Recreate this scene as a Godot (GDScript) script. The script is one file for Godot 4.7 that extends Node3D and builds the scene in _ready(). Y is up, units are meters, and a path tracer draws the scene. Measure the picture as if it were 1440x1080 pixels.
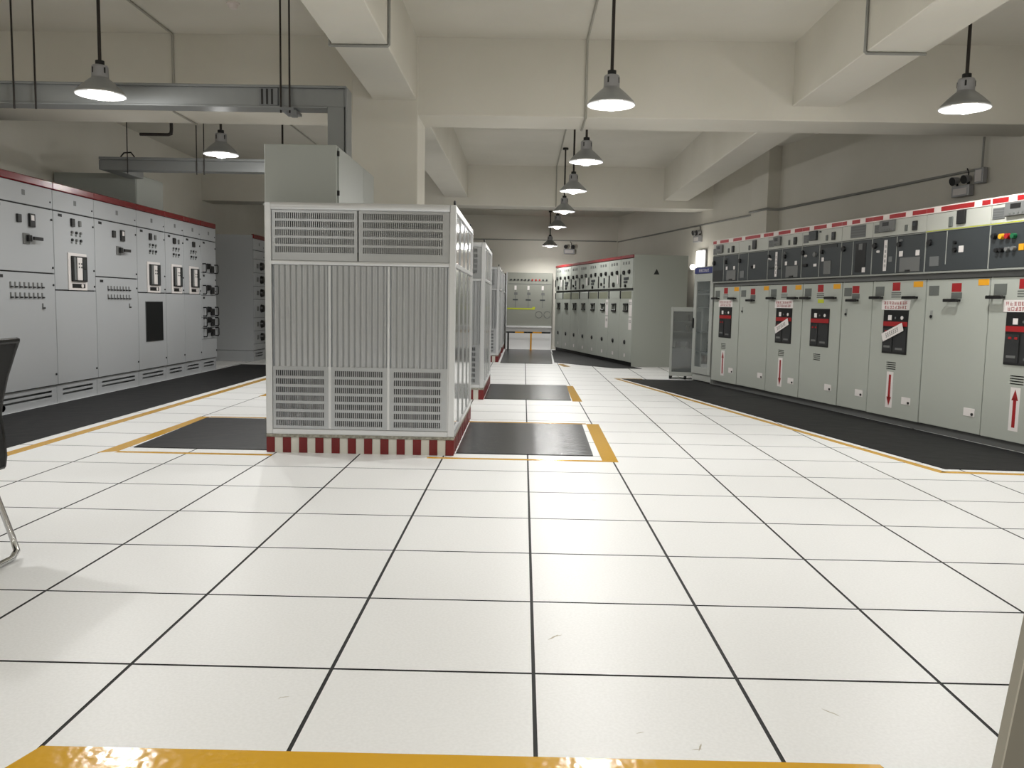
extends Node3D
# Switchgear room: raised white floor, dry transformers in the middle, low-voltage cabinets along one wall,
# medium-voltage switchgear along the other (that wall runs 13.1 degrees off the floor grid).

const ROW_TURN := -1.342157          # the switchgear row faces the aisle; its local x runs towards the camera
const ROW_O := Vector3(3.44, 0.0, -5.96)
var M := {}
var cache := {}
var taken := {}
var rng := RandomNumberGenerator.new()

# ---------------------------------------------------------------- mesh helpers
func quad(st: SurfaceTool, a: Vector3, b: Vector3, c: Vector3, d: Vector3) -> void:
	var n := (c - a).cross(b - a).normalized()
	for v in [a, b, c, a, c, d]:
		st.set_normal(n)
		st.add_vertex(v)

func tri(st: SurfaceTool, a: Vector3, b: Vector3, c: Vector3) -> void:
	var n := (c - a).cross(b - a).normalized()
	for v in [a, b, c]:
		st.set_normal(n)
		st.add_vertex(v)

func new_st() -> SurfaceTool:
	var st := SurfaceTool.new()
	st.begin(Mesh.PRIMITIVE_TRIANGLES)
	return st

func add_box(st: SurfaceTool, lo: Vector3, hi: Vector3, c: float = 0.0) -> void:
	if c <= 0.0:
		var p := [Vector3(lo.x, lo.y, lo.z), Vector3(hi.x, lo.y, lo.z), Vector3(hi.x, hi.y, lo.z), Vector3(lo.x, hi.y, lo.z),
			Vector3(lo.x, lo.y, hi.z), Vector3(hi.x, lo.y, hi.z), Vector3(hi.x, hi.y, hi.z), Vector3(lo.x, hi.y, hi.z)]
		quad(st, p[4], p[7], p[6], p[5])
		quad(st, p[1], p[2], p[3], p[0])
		quad(st, p[0], p[3], p[7], p[4])
		quad(st, p[5], p[6], p[2], p[1])
		quad(st, p[7], p[3], p[2], p[6])
		quad(st, p[0], p[4], p[5], p[1])
		return
	var o := (lo + hi) * 0.5
	var h := (hi - lo) * 0.5
	c = minf(c, minf(h.x, minf(h.y, h.z)) * 0.8)
	var f := func(sx: float, sy: float, sz: float, ax: int) -> Vector3:
		var v := Vector3(sx * (h.x - (0.0 if ax == 0 else c)), sy * (h.y - (0.0 if ax == 1 else c)), sz * (h.z - (0.0 if ax == 2 else c)))
		return o + v
	for s in [-1.0, 1.0]:
		var px := [f.call(s, -1.0, -1.0, 0), f.call(s, 1.0, -1.0, 0), f.call(s, 1.0, 1.0, 0), f.call(s, -1.0, 1.0, 0)]
		var py := [f.call(-1.0, s, -1.0, 1), f.call(-1.0, s, 1.0, 1), f.call(1.0, s, 1.0, 1), f.call(1.0, s, -1.0, 1)]
		var pz := [f.call(-1.0, -1.0, s, 2), f.call(1.0, -1.0, s, 2), f.call(1.0, 1.0, s, 2), f.call(-1.0, 1.0, s, 2)]
		for q in [px, py, pz]:
			oquad(st, q, o)
	for a in [-1.0, 1.0]:
		for b in [-1.0, 1.0]:
			oquad(st, [f.call(a, b, -1.0, 0), f.call(a, b, 1.0, 0), f.call(a, b, 1.0, 1), f.call(a, b, -1.0, 1)], o)
			oquad(st, [f.call(a, -1.0, b, 0), f.call(a, 1.0, b, 0), f.call(a, 1.0, b, 2), f.call(a, -1.0, b, 2)], o)
			oquad(st, [f.call(-1.0, a, b, 1), f.call(1.0, a, b, 1), f.call(1.0, a, b, 2), f.call(-1.0, a, b, 2)], o)
			for d in [-1.0, 1.0]:
				otri(st, f.call(a, b, d, 0), f.call(a, b, d, 1), f.call(a, b, d, 2), o)

func oquad(st: SurfaceTool, q: Array, o: Vector3) -> void:
	var m: Vector3 = (q[0] + q[2]) * 0.5
	if (q[2] - q[0]).cross(q[1] - q[0]).dot(m - o) >= 0.0:
		quad(st, q[0], q[1], q[2], q[3])
	else:
		quad(st, q[3], q[2], q[1], q[0])

func otri(st: SurfaceTool, a: Vector3, b: Vector3, c: Vector3, o: Vector3) -> void:
	if (c - a).cross(b - a).dot(a - o) >= 0.0:
		tri(st, a, b, c)
	else:
		tri(st, c, b, a)

func off_of(p: Node) -> Vector3:
	return (p as Node3D).position if p is MeshInstance3D else Vector3.ZERO

func put(p: Node, called: String, mesh: Mesh, at: Vector3) -> MeshInstance3D:
	var o := MeshInstance3D.new()
	o.name = called
	o.mesh = mesh
	o.position = at - off_of(p)
	o.cast_shadow = GeometryInstance3D.SHADOW_CASTING_SETTING_ON
	p.add_child(o, true)
	return o

func fin(st: SurfaceTool, mat: String) -> ArrayMesh:
	st.set_material(M[mat])
	return st.commit()

# a box given by its limits; boxes of one size and material share a mesh
func bx(p: Node, called: String, mat: String, x0: float, x1: float, y0: float, y1: float, z0: float, z1: float, c: float = 0.0) -> MeshInstance3D:
	var s := Vector3(absf(x1 - x0), absf(y1 - y0), absf(z1 - z0))
	var key := "b%s|%.4f|%.4f|%.4f|%.4f" % [mat, s.x, s.y, s.z, c]
	if not cache.has(key):
		var st := new_st()
		add_box(st, -s * 0.5, s * 0.5, c)
		cache[key] = fin(st, mat)
	return put(p, called, cache[key], Vector3(x0 + x1, y0 + y1, z0 + z1) * 0.5)

func frame_of(d: Vector3) -> Basis:
	var y := d.normalized()
	var x := y.cross(Vector3(0.31, 0.11, 0.94)).normalized()
	return Basis(x, y, x.cross(y))

func cyl(p: Node, called: String, mat: String, a: Vector3, b: Vector3, r: float, r2: float = -1.0, n: int = 14) -> MeshInstance3D:
	if r2 < 0.0:
		r2 = r
	var h := a.distance_to(b)
	var key := "c%s|%.4f|%.4f|%.4f|%d" % [mat, h, r, r2, n]
	if not cache.has(key):
		var st := new_st()
		var k := (r - r2) / h
		for i in n:
			var t0 := TAU * i / n
			var t1 := TAU * (i + 1) / n
			var d0 := Vector3(cos(t0), 0, sin(t0))
			var d1 := Vector3(cos(t1), 0, sin(t1))
			var lo := Vector3(0, -h * 0.5, 0)
			var hi := Vector3(0, h * 0.5, 0)
			var vs := [lo + d0 * r, lo + d1 * r, hi + d1 * r2, hi + d0 * r2]
			var ns := [(d0 + Vector3(0, k, 0)).normalized(), (d1 + Vector3(0, k, 0)).normalized()]
			for q in [[0, 0], [1, 1], [2, 1], [0, 0], [2, 1], [3, 0]]:
				st.set_normal(ns[q[1]])
				st.add_vertex(vs[q[0]])
			tri(st, hi, hi + d0 * r2, hi + d1 * r2)
			tri(st, lo, lo + d1 * r, lo + d0 * r)
		cache[key] = fin(st, mat)
	var o := put(p, called, cache[key], (a + b) * 0.5)
	o.basis = frame_of(b - a)
	return o

# a bent pipe through points
func tube(p: Node, called: String, mat: String, pts: Array, r: float, n: int = 8) -> MeshInstance3D:
	var st := new_st()
	var rings := []
	var u := Vector3.ZERO
	for i in pts.size():
		var d: Vector3
		if i == 0:
			d = pts[1] - pts[0]
		elif i == pts.size() - 1:
			d = pts[i] - pts[i - 1]
		else:
			d = (pts[i] - pts[i - 1]).normalized() + (pts[i + 1] - pts[i]).normalized()
		d = d.normalized()
		u = frame_of(d).x if i == 0 else (u - d * u.dot(d)).normalized()
		var w := d.cross(u)
		var k := 1.0
		if i > 0 and i < pts.size() - 1:
			k = 1.0 / maxf(0.5, d.dot((pts[i + 1] - pts[i]).normalized()))
		var ring := []
		for j in n:
			var t := TAU * j / n
			ring.append([pts[i] + (u * cos(t) + w * sin(t)) * r * k, u * cos(t) + w * sin(t)])
		rings.append(ring)
	for i in rings.size() - 1:
		for j in n:
			var q := (j + 1) % n
			for v in [rings[i][j], rings[i + 1][j], rings[i + 1][q], rings[i][j], rings[i + 1][q], rings[i][q]]:
				st.set_normal(v[1])
				st.add_vertex(v[0])
	return put(p, called, fin(st, mat), Vector3.ZERO)

func lathe(p: Node, called: String, mat: String, prof: Array, at: Vector3, n: int = 28) -> MeshInstance3D:
	var key := "l%s|%s|%d" % [mat, str(prof), n]
	if not cache.has(key):
		var st := new_st()
		for k in prof.size() - 1:
			var a: Vector2 = prof[k]
			var b: Vector2 = prof[k + 1]
			var nn := Vector2(b.y - a.y, a.x - b.x).normalized()
			for i in n:
				var c := []
				for t in [TAU * i / n, TAU * (i + 1) / n]:
					for q in [a, b]:
						c.append([Vector3(q.x * cos(t), q.y, q.x * sin(t)), Vector3(nn.x * cos(t), nn.y, nn.x * sin(t))])
				for v in [c[0], c[3], c[1], c[0], c[2], c[3]]:
					st.set_normal(v[1])
					st.add_vertex(v[0])
		cache[key] = fin(st, mat)
	return put(p, called, cache[key], at)

# an upright prism over a convex outline of (x, z) points
func prism(p: Node, called: String, mat: String, pts: Array, y0: float, y1: float) -> MeshInstance3D:
	var st := new_st()
	var o := Vector2.ZERO
	for q in pts:
		o += q / float(pts.size())
	var c := Vector3(0, (y0 + y1) * 0.5, 0)
	var m := Vector3(0, (y1 - y0) * 0.5, 0)
	for i in pts.size():
		var a: Vector2 = pts[i] - o
		var b: Vector2 = pts[(i + 1) % pts.size()] - o
		var a3 := Vector3(a.x, 0, a.y)
		var b3 := Vector3(b.x, 0, b.y)
		oquad(st, [a3 - m, b3 - m, b3 + m, a3 + m], Vector3.ZERO)
		otri(st, m, a3 + m, b3 + m, Vector3.ZERO)
		otri(st, -m, a3 - m, b3 - m, Vector3.ZERO)
	return put(p, called, fin(st, mat), c + Vector3(o.x, 0, o.y))

# ---------------------------------------------------------------- naming
func numbered(called: String) -> String:
	var k: int = taken.get(called, 0)
	taken[called] = k + 1
	return called if k == 0 else "%s_%03d" % [called, k]

func tag(o: Node, label: String, category: String, group: String = "") -> Node:
	o.set_meta("label", label)
	o.set_meta("category", category)
	if group != "":
		o.set_meta("group", group)
	return o

func thing(called: String, label: String, category: String, at: Vector3 = Vector3.ZERO, turn: float = 0.0, group: String = "") -> Node3D:
	var o := Node3D.new()
	o.name = numbered(called)
	add_child(o)
	o.position = at
	o.rotation.y = turn
	tag(o, label, category, group)
	return o

func copy_of(src: Node3D, at: Vector3, label: String) -> Node3D:
	var c: Node3D = src.duplicate()
	c.name = numbered(String(src.name).rstrip("_0123456789"))
	add_child(c)
	c.position = at
	c.set_meta("label", label)
	return c

func structure(o: Node) -> Node:
	o.set_meta("kind", "structure")
	return o

func stuff(o: Node) -> Node:
	o.set_meta("kind", "stuff")
	return o

# ---------------------------------------------------------------- materials
func noise_tex(freq: float, lo: Color, hi: Color, seed_: int, oct: int = 3, size: int = 512, kind: int = FastNoiseLite.TYPE_SIMPLEX_SMOOTH) -> NoiseTexture2D:
	var n := FastNoiseLite.new()
	n.seed = seed_
	n.noise_type = kind
	n.frequency = freq
	n.fractal_octaves = oct
	var g := Gradient.new()
	g.set_color(0, lo)
	g.set_color(1, hi)
	var t := NoiseTexture2D.new()
	t.width = size
	t.height = size
	t.seamless = true
	t.noise = n
	t.color_ramp = g
	return t

func normal_tex(freq: float, strength: float, seed_: int) -> NoiseTexture2D:
	var n := FastNoiseLite.new()
	n.seed = seed_
	n.frequency = freq
	n.fractal_octaves = 2
	var t := NoiseTexture2D.new()
	t.width = 512
	t.height = 512
	t.seamless = true
	t.as_normal_map = true
	t.bump_strength = strength
	t.noise = n
	return t

func mat(called: String, c: Color, rough: float = 0.6, metal: float = 0.0, spec: float = 0.5) -> StandardMaterial3D:
	var m := StandardMaterial3D.new()
	m.resource_name = called
	m.albedo_color = c
	m.roughness = rough
	m.metallic = metal
	m.metallic_specular = spec
	M[called] = m
	return m

func world_tex(m: StandardMaterial3D, t: Texture2D, scale: float) -> void:
	m.albedo_texture = t
	m.uv1_triplanar = true
	m.uv1_world_triplanar = true
	m.uv1_scale = Vector3.ONE * scale

func world_bump(m: StandardMaterial3D, t: Texture2D, k: float) -> void:
	m.normal_enabled = true
	m.normal_texture = t
	m.normal_scale = k
	m.uv1_triplanar = true
	m.uv1_world_triplanar = true

func make_materials() -> void:
	var m := mat("tile", Color(1, 1, 1), 0.4)
	world_tex(m, noise_tex(0.09, Color(0.885, 0.885, 0.88), Color(0.925, 0.925, 0.922), 3, 4, 1024), 0.8)
	mat("scuff", Color(0.70, 0.67, 0.60), 0.7)
	mat("tile_edge", Color(0.07, 0.07, 0.07), 0.7)
	m = mat("paint", Color(1, 1, 1), 0.85, 0.0, 0.3)
	world_tex(m, noise_tex(0.006, Color(0.845, 0.83, 0.785), Color(0.875, 0.86, 0.82), 5, 4), 0.25)
	m = mat("rubber", Color(0.10, 0.10, 0.104), 0.55, 0.0, 0.32)
	m.uv1_scale = Vector3.ONE * 0.7
	world_bump(m, normal_tex(0.012, 3.0, 8), 0.35)
	m = mat("rubber_shiny", Color(0.115, 0.117, 0.122), 0.27, 0.0, 0.5)
	m.uv1_scale = Vector3(0.9, 0.9, 3.4)
	world_bump(m, normal_tex(0.012, 4.0, 9), 0.5)
	m = mat("yellow_tape", Color(0.83, 0.63, 0.15), 0.16, 0.0, 0.5)
	m.uv1_scale = Vector3.ONE * 1.5
	world_bump(m, normal_tex(0.03, 2.0, 10), 0.25)
	m = mat("steel", Color(0.725, 0.735, 0.745), 0.30, 0.9)
	m.uv1_scale = Vector3(1.0, 1.0, 1.0)
	world_bump(m, normal_tex(0.02, 2.0, 12), 0.12)
	m = mat("steel_side", Color(0.74, 0.745, 0.74), 0.13, 1.0)
	m.uv1_scale = Vector3.ONE * 1.1
	world_bump(m, normal_tex(0.006, 2.0, 13), 0.06)
	m = mat("steel_frame", Color(0.84, 0.845, 0.85), 0.30, 0.6)
	mat("stripe_red", Color(0.42, 0.045, 0.055), 0.45)
	mat("stripe_white", Color(0.80, 0.79, 0.75), 0.5)
	m = mat("mud", Color(1, 1, 1), 0.8)
	world_tex(m, noise_tex(0.02, Color(0.40, 0.39, 0.35), Color(0.72, 0.71, 0.66), 21, 4), 2.5)
	mat("galvanised", Color(0.50, 0.51, 0.52), 0.42, 0.55)
	mat("duct_grey", Color(0.55, 0.56, 0.56), 0.45, 0.3)
	mat("box_grey", Color(0.655, 0.67, 0.65), 0.42)
	mat("lv_grey", Color(0.655, 0.665, 0.675), 0.45)
	mat("lv_line", Color(0.16, 0.165, 0.165), 0.7)  # body tone darkened to draw the shade in gaps between doors
	mat("lv_red", Color(0.44, 0.05, 0.075), 0.22)
	mat("lv_mark", Color(0.40, 0.41, 0.41), 0.5)
	mat("hv_grey", Color(0.645, 0.66, 0.63), 0.43)
	mat("hv_line", Color(0.20, 0.205, 0.195), 0.7)  # dark body colour, puts shade into the gaps around doors and panels
	mat("hv_light", Color(0.70, 0.705, 0.675), 0.42)
	mat("slate", Color(0.185, 0.205, 0.215), 0.42)
	mat("slate_dark", Color(0.12, 0.13, 0.135), 0.4)
	mat("plate_grey", Color(0.40, 0.405, 0.40), 0.4)
	mat("plinth_grey", Color(0.36, 0.365, 0.36), 0.55)
	mat("ledge", Color(0.55, 0.56, 0.54), 0.4)
	mat("strip_white", Color(0.88, 0.84, 0.82), 0.4)
	mat("strip_red", Color(0.62, 0.07, 0.09), 0.4)
	mat("label_red", Color(0.58, 0.06, 0.08), 0.4)
	mat("label_grey", Color(0.36, 0.375, 0.36), 0.45)
	mat("label_yellow", Color(0.85, 0.60, 0.08), 0.4)
	mat("label_white", Color(0.85, 0.83, 0.82), 0.5)
	mat("label_blue", Color(0.13, 0.17, 0.42), 0.4)
	mat("lime", Color(0.70, 0.73, 0.16), 0.5)
	mat("black", Color(0.045, 0.045, 0.048), 0.35)
	mat("black_matt", Color(0.06, 0.062, 0.064), 0.6)
	mat("breaker", Color(0.085, 0.088, 0.09), 0.3)
	mat("breaker_grey", Color(0.15, 0.155, 0.16), 0.35)
	mat("window_dark", Color(0.10, 0.105, 0.11), 0.2)
	mat("far_red", Color(0.50, 0.07, 0.10), 0.3)
	mat("pale_frame", Color(0.62, 0.63, 0.61), 0.45)
	mat("rod", Color(0.12, 0.09, 0.075), 0.45)
	mat("lamp_housing", Color(0.62, 0.62, 0.63), 0.35, 0.3)
	mat("reflector", Color(0.66, 0.67, 0.68), 0.34, 0.75)
	mat("rim_white", Color(0.9, 0.9, 0.9), 0.25)
	m = mat("bulb", Color(1, 1, 1), 0.4)
	m.emission_enabled = true
	m.emission = Color(1.0, 0.975, 0.93)
	m.emission_energy_multiplier = 9.0
	m = mat("glow_panel", Color(1, 1, 1), 0.4)
	m.emission_enabled = true
	m.emission = Color(1.0, 0.99, 0.96)
	m.emission_energy_multiplier = 5.0
	mat("conduit", Color(0.66, 0.65, 0.61), 0.6)
	mat("conduit_grey", Color(0.56, 0.56, 0.54), 0.5)
	mat("chrome", Color(0.80, 0.80, 0.80), 0.12, 1.0)
	m = mat("mesh_black", Color(0.035, 0.035, 0.036), 0.75)
	mat("gloss_black", Color(0.03, 0.03, 0.032), 0.18)
	mat("board", Color(0.43, 0.41, 0.36), 0.6)
	mat("board_edge", Color(0.62, 0.60, 0.545), 0.5)
	mat("amber", Color(0.85, 0.62, 0.12), 0.25)
	mat("green", Color(0.08, 0.36, 0.22), 0.25)
	mat("olive", Color(0.50, 0.51, 0.44), 0.5)
	mat("mimic", Color(0.53, 0.535, 0.50), 0.45)
	m = mat("glass", Color(0.9, 0.95, 0.95, 0.05), 0.03)
	m.transparency = BaseMaterial3D.TRANSPARENCY_ALPHA
	mat("inside", Color(0.27, 0.28, 0.275), 0.6)

# ---------------------------------------------------------------- setting
func ground_at(x: float, z: float) -> Vector2:
	# where a floor point falls in a 1440x1080 frame (used to pick the tiles that show largest)
	var cam: Camera3D = get_node("camera")
	var v := cam.transform.affine_inverse() * Vector3(x, 0, z)
	if v.z > -0.2:
		return Vector2(-9999, -9999)
	return Vector2(720.0 - 1174.22 * v.x / v.z, 540.0 + 1174.22 * v.y / v.z)

func build_shell() -> void:
	var f := bx(self, "floor", "tile_edge", -6.15, 8.0, -0.2, -0.0022, -18.15, 6.6)
	structure(f)
	# 600 mm floor tiles with black edge trim showing in the joints
	var g := 0.0056
	var st := new_st()
	var st2 := new_st()
	var h := 0.3 - g
	add_box(st2, Vector3(-h, -0.012, -h), Vector3(h, -0.0004, h))
	quad(st, Vector3(-h, 0, -h), Vector3(h, 0, -h), Vector3(h, 0, h), Vector3(-h, 0, h))
	st2.set_material(M["tile_edge"])
	var mesh: ArrayMesh = st2.commit()
	st.set_material(M["tile"])
	mesh = st.commit(mesh)
	var cells := []
	for i in range(-10, 13):
		for j in range(-10, 30):
			var x := 0.6 * i + 0.3
			var z := -0.6 * j - 0.3
			if x > 3.93 + 0.2327 * (z + 10.5) or z > 6.2:
				continue
			var seen := false
			for q in [Vector2(-0.3, -0.3), Vector2(0.3, -0.3), Vector2(-0.3, 0.3), Vector2(0.3, 0.3), Vector2.ZERO]:
				var s := ground_at(x + q.x, z + q.y)
				if s.x > -5.0 and s.x < 1445.0 and s.y < 1085.0 and s.y > 0.0:
					seen = true
			# wholly under cabinets, mats or transformers
			if x < -3.9 or (x > -1.75 and x < -0.65 and ((z < -3.9 and z > -5.2) or (z < -7.4 and z > -8.7))):
				seen = false
			if (x - 3.44) > 0.2327 * (z + 5.96) - 0.5 and z < -3.8:
				seen = false
			cells.append([(Vector3(x, 0, z) - Vector3(-0.05, 1.09, 2.38)).length() + (0.0 if seen else 1000.0), x, z])
	cells.sort_custom(func(a, b): return a[0] < b[0])
	var rest_top := new_st()
	var rest_edge := new_st()
	for k in cells.size():
		var c: Array = cells[k]
		if k < 290 and c[0] < 900.0:
			put(f, "floor_tile", mesh, Vector3(c[1], 0, c[2]))
		else:
			var o := Vector3(c[1], 0, c[2])
			add_box(rest_edge, o + Vector3(-h, -0.012, -h), o + Vector3(h, -0.0004, h))
			quad(rest_top, o + Vector3(-h, 0, -h), o + Vector3(h, 0, -h), o + Vector3(h, 0, h), o + Vector3(-h, 0, h))
	rest_edge.set_material(M["tile_edge"])
	var rest: ArrayMesh = rest_edge.commit()
	rest_top.set_material(M["tile"])
	rest = rest_top.commit(rest)
	stuff(put(f, "distant_tiles", rest, Vector3.ZERO))
	# scuffs and dirt specks seen on the nearest tiles: position, length, direction
	for q in [[0.068, -0.275, 0.030, 0.9], [0.083, -0.288, 0.018, 0.5], [0.80, 0.19, 0.018, -0.9], [0.815, 0.205, 0.015, -1.0], [0.41, 0.395, 0.020, 1.2], [0.40, 0.405, 0.014, 0.2], [0.27, 0.33, 0.012, 0.4], [-0.689, 0.184, 0.014, 0.3], [-0.70, 0.19, 0.008, 1.3], [0.366, -2.236, 0.014, 0.0]]:
		var d: Vector2 = Vector2(cos(q[3]), -sin(q[3])) * q[2]
		var n: Vector2 = Vector2(-d.y, d.x) * 0.14
		var o := Vector2(q[0], q[1])
		prism(f, "scuff_mark", "scuff", [o - d, o - d * 0.3 + n, o + d * 0.6 + n * 0.7, o + d, o + d * 0.2 - n * 0.8], 0.0, 0.0002)

	structure(bx(self, "wall_left", "paint", -6.15, -5.95, -0.2, 3.6, -18.15, 6.6))
	structure(bx(self, "wall_back", "paint", -6.15, 8.0, -0.2, 3.6, -18.15, -17.95))
	structure(bx(self, "wall_front", "paint", -6.15, 8.0, -0.2, 3.6, 6.4, 6.6))
	structure(prism(self, "wall_right", "paint", [Vector2(7.91, 6.6), Vector2(2.14, -18.15), Vector2(2.4, -18.2), Vector2(8.15, 6.6)], -0.2, 3.6))
	var pil := prism(self, "pilaster", "paint", [Vector2(3.66, -10.70), Vector2(3.55, -11.20), Vector2(3.80, -11.27), Vector2(3.93, -10.77)], 0.0, 3.57)
	structure(pil)
	var ce := bx(self, "ceiling", "paint", -6.15, 8.0, 3.57, 3.77, -18.15, 6.6)
	structure(ce)
	bx(ce, "beam", "paint", -6.0, 5.2, 2.855, 3.6, -6.28, -5.73, 0.006)
	bx(ce, "beam", "paint", -6.0, 3.5, 2.855, 3.6, -13.55, -13.0, 0.006)
	bx(ce, "beam", "paint", -6.0, 6.9, 2.855, 3.6, 1.0, 1.55, 0.006)
	bx(ce, "beam", "paint", -1.515, -1.10, 2.99, 3.6, -13.3, 6.5, 0.006)
	bx(ce, "beam", "paint", 2.445, 2.88, 2.99, 3.6, -13.3, 6.5, 0.006)
	bx(ce, "beam", "paint", -6.0, 2.6, 3.2, 3.6, -18.0, -16.9, 0.006)
	structure(bx(self, "column", "paint", -1.715, -1.085, 0.0, 3.58, -6.30, -5.722, 0.008))

func conduit(label: String, pts: Array, r: float, m: String) -> void:
	tag(tube(self, numbered("conduit"), m, pts, r), label, "conduit")

func build_conduits() -> void:
	var run := func(x: float, label: String) -> void:
		conduit(label, [Vector3(x, 3.56, 4.0), Vector3(x, 3.56, -3.9), Vector3(x, 3.56, -5.70), Vector3(x, 3.53, -5.72), Vector3(x, 2.85, -5.72), Vector3(x, 2.845, -5.75), Vector3(x, 2.845, -6.27), Vector3(x, 2.87, -6.29), Vector3(x, 3.55, -6.29), Vector3(x, 3.56, -6.4), Vector3(x, 3.56, -12.96), Vector3(x, 3.5, -12.99), Vector3(x, 2.845, -12.99)], 0.010, "conduit")
	run.call(0.50, "slim grey conduit on the ceiling above the middle line of lamps")
	run.call(-3.41, "slim grey conduit on the ceiling above lamps beside the low-voltage cabinets")
	conduit("thin pipe bent round the ceiling beam beside the duct of the first transformer", [Vector3(-1.53, 3.5, -4.02), Vector3(-1.53, 2.98, -4.02), Vector3(-1.52, 2.978, -4.02), Vector3(-1.10, 2.978, -4.02), Vector3(-1.088, 2.99, -4.02), Vector3(-1.088, 3.56, -4.02)], 0.011, "conduit_grey")
	conduit("thin pipe bent round the ceiling beam above the switchgear aisle", [Vector3(2.432, 3.56, -4.02), Vector3(2.432, 2.99, -4.02), Vector3(2.445, 2.978, -4.02), Vector3(2.88, 2.978, -4.02)], 0.011, "conduit_grey")
	var wx := func(z: float) -> float:
		return 3.93 + 0.2327 * (z + 10.5) - 0.018
	conduit("slim conduit along the slanting wall above the switchgear", [Vector3(wx.call(-6.7), 2.61, -6.7), Vector3(wx.call(-10.75), 2.61, -10.75), Vector3(3.645, 2.61, -10.68), Vector3(3.53, 2.61, -11.21), Vector3(wx.call(-11.35), 2.61, -11.35), Vector3(wx.call(-17.9), 2.61, -17.9)], 0.014, "conduit_grey")
	conduit("slim conduit along the end wall above the mimic panel", [Vector3(2.15, 2.62, -17.935), Vector3(-1.5, 2.62, -17.935)], 0.012, "conduit_grey")
	conduit("dark pipe stub with a bend hanging behind the transverse beam", [Vector3(-4.14, 2.80, -6.6), Vector3(-3.84, 2.80, -6.6), Vector3(-3.81, 2.81, -6.6), Vector3(-3.805, 2.85, -6.6), Vector3(-3.805, 3.57, -6.6)], 0.017, "rod")

# ---------------------------------------------------------------- lamps
const LAMP_E := 3.0
func make_lamp(at: Vector3, drop_to: float, label: String, e: float = 1.0) -> void:
	# at: centre of the rim
	var t := thing("pendant_lamp", label, "lamp", at, 0.0, "pendant lamps")
	var top := drop_to - at.y
	cyl(t, "rod", "rod", Vector3(0, 0.235, 0), Vector3(0, top, 0), 0.0125)
	cyl(t, "ceiling_cap", "rod", Vector3(0, top - 0.03, 0), Vector3(0, top, 0), 0.045)
	cyl(t, "coupling", "black_matt", Vector3(0, 0.205, 0), Vector3(0, 0.245, 0), 0.032)
	lathe(t, "housing", "lamp_housing", [Vector2(0.068, 0.11), Vector2(0.060, 0.125), Vector2(0.058, 0.20), Vector2(0.052, 0.21), Vector2(0.03, 0.212)], Vector3.ZERO)
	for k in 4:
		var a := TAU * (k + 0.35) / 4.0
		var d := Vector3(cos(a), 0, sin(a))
		cyl(t, "painted_vent", "black_matt", d * 0.0545 + Vector3(0, 0.15, 0), d * 0.0545 + Vector3(0, 0.19, 0), 0.008, -1.0, 8)  # housing vents, the dark of their openings drawn as black rods
	var sh := lathe(t, "shade", "reflector", [Vector2(0.062, 0.105), Vector2(0.083, 0.088), Vector2(0.118, 0.056), Vector2(0.163, 0.012), Vector2(0.176, -0.003), Vector2(0.179, -0.001), Vector2(0.167, 0.02), Vector2(0.123, 0.065), Vector2(0.087, 0.098), Vector2(0.066, 0.115)], Vector3.ZERO)
	lathe(sh, "rim", "rim_white", [Vector2(0.176, -0.006), Vector2(0.180, -0.003), Vector2(0.180, 0.001), Vector2(0.176, 0.003)], Vector3.ZERO)  # white ring draws the bright line of light along the rim
	lathe(t, "bulb", "bulb", [Vector2(0.001, -0.040), Vector2(0.034, -0.036), Vector2(0.064, -0.022), Vector2(0.084, 0.0), Vector2(0.088, 0.02), Vector2(0.076, 0.056), Vector2(0.055, 0.09)], Vector3.ZERO)
	var l := SpotLight3D.new()
	l.name = "lamp_light"
	t.add_child(l)
	l.position = Vector3(0, -0.05, 0)
	l.rotation.x = -PI / 2
	l.spot_angle = 84.0
	l.spot_angle_attenuation = 0.6
	l.spot_range = 25.0
	l.spot_attenuation = 2.0
	l.light_size = 0.07
	l.light_color = Color(1.0, 0.996, 0.985)
	l.light_energy = LAMP_E * e
	l.shadow_enabled = true
	var o := OmniLight3D.new()
	o.name = "bulb_light"
	t.add_child(o)
	o.position = Vector3(0, -0.055, 0)
	o.omni_range = 25.0
	o.omni_attenuation = 2.0
	o.light_size = 0.05
	o.light_color = l.light_color
	o.light_energy = LAMP_E * e * 0.15
	o.shadow_enabled = true

func build_lamps() -> void:
	var zs := [-4.0, -6.5, -8.75, -11.2, -13.9]
	var who := ["before the first transverse beam", "just behind the first transverse beam", "second one behind the first transverse beam", "before the second transverse beam", "just behind the second transverse beam"]
	for k in 5:
		make_lamp(Vector3(0.57, 2.575, zs[k]), 3.57, "bright pendant lamp over the middle aisle, " + who[k])
		if k < 3:
			make_lamp(Vector3(-3.245, 2.59, zs[k]), 3.57, "bright pendant lamp on the low-voltage cabinet side, " + who[k])
	make_lamp(Vector3(0.525, 2.42, -16.9), 3.2, "bright pendant lamp hung lower than the rest before the mimic panel")
	make_lamp(Vector3(3.18, 2.59, -4.0), 3.57, "bright pendant lamp over the wide end of the switchgear aisle")
	var rows := ["first row", "second row", "third row"]
	var lines := ["low-voltage side", "middle aisle side", "switchgear side"]
	for i in 3:
		for k in 3:
			make_lamp(Vector3([-3.245, 0.57, 3.18][k], 2.59, [-1.6, 2.2, 4.7][i]), 3.57, "bright pendant lamp over the open floor, %s, %s" % [rows[i], lines[k]], 0.78)

# ---------------------------------------------------------------- floor coverings
func mat_on_floor(label: String, pts: Array, m: String = "rubber") -> void:
	tag(prism(self, numbered("rubber_mat"), m, pts, 0.0, 0.006), label, "mat", "black insulating floor mats")

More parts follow.
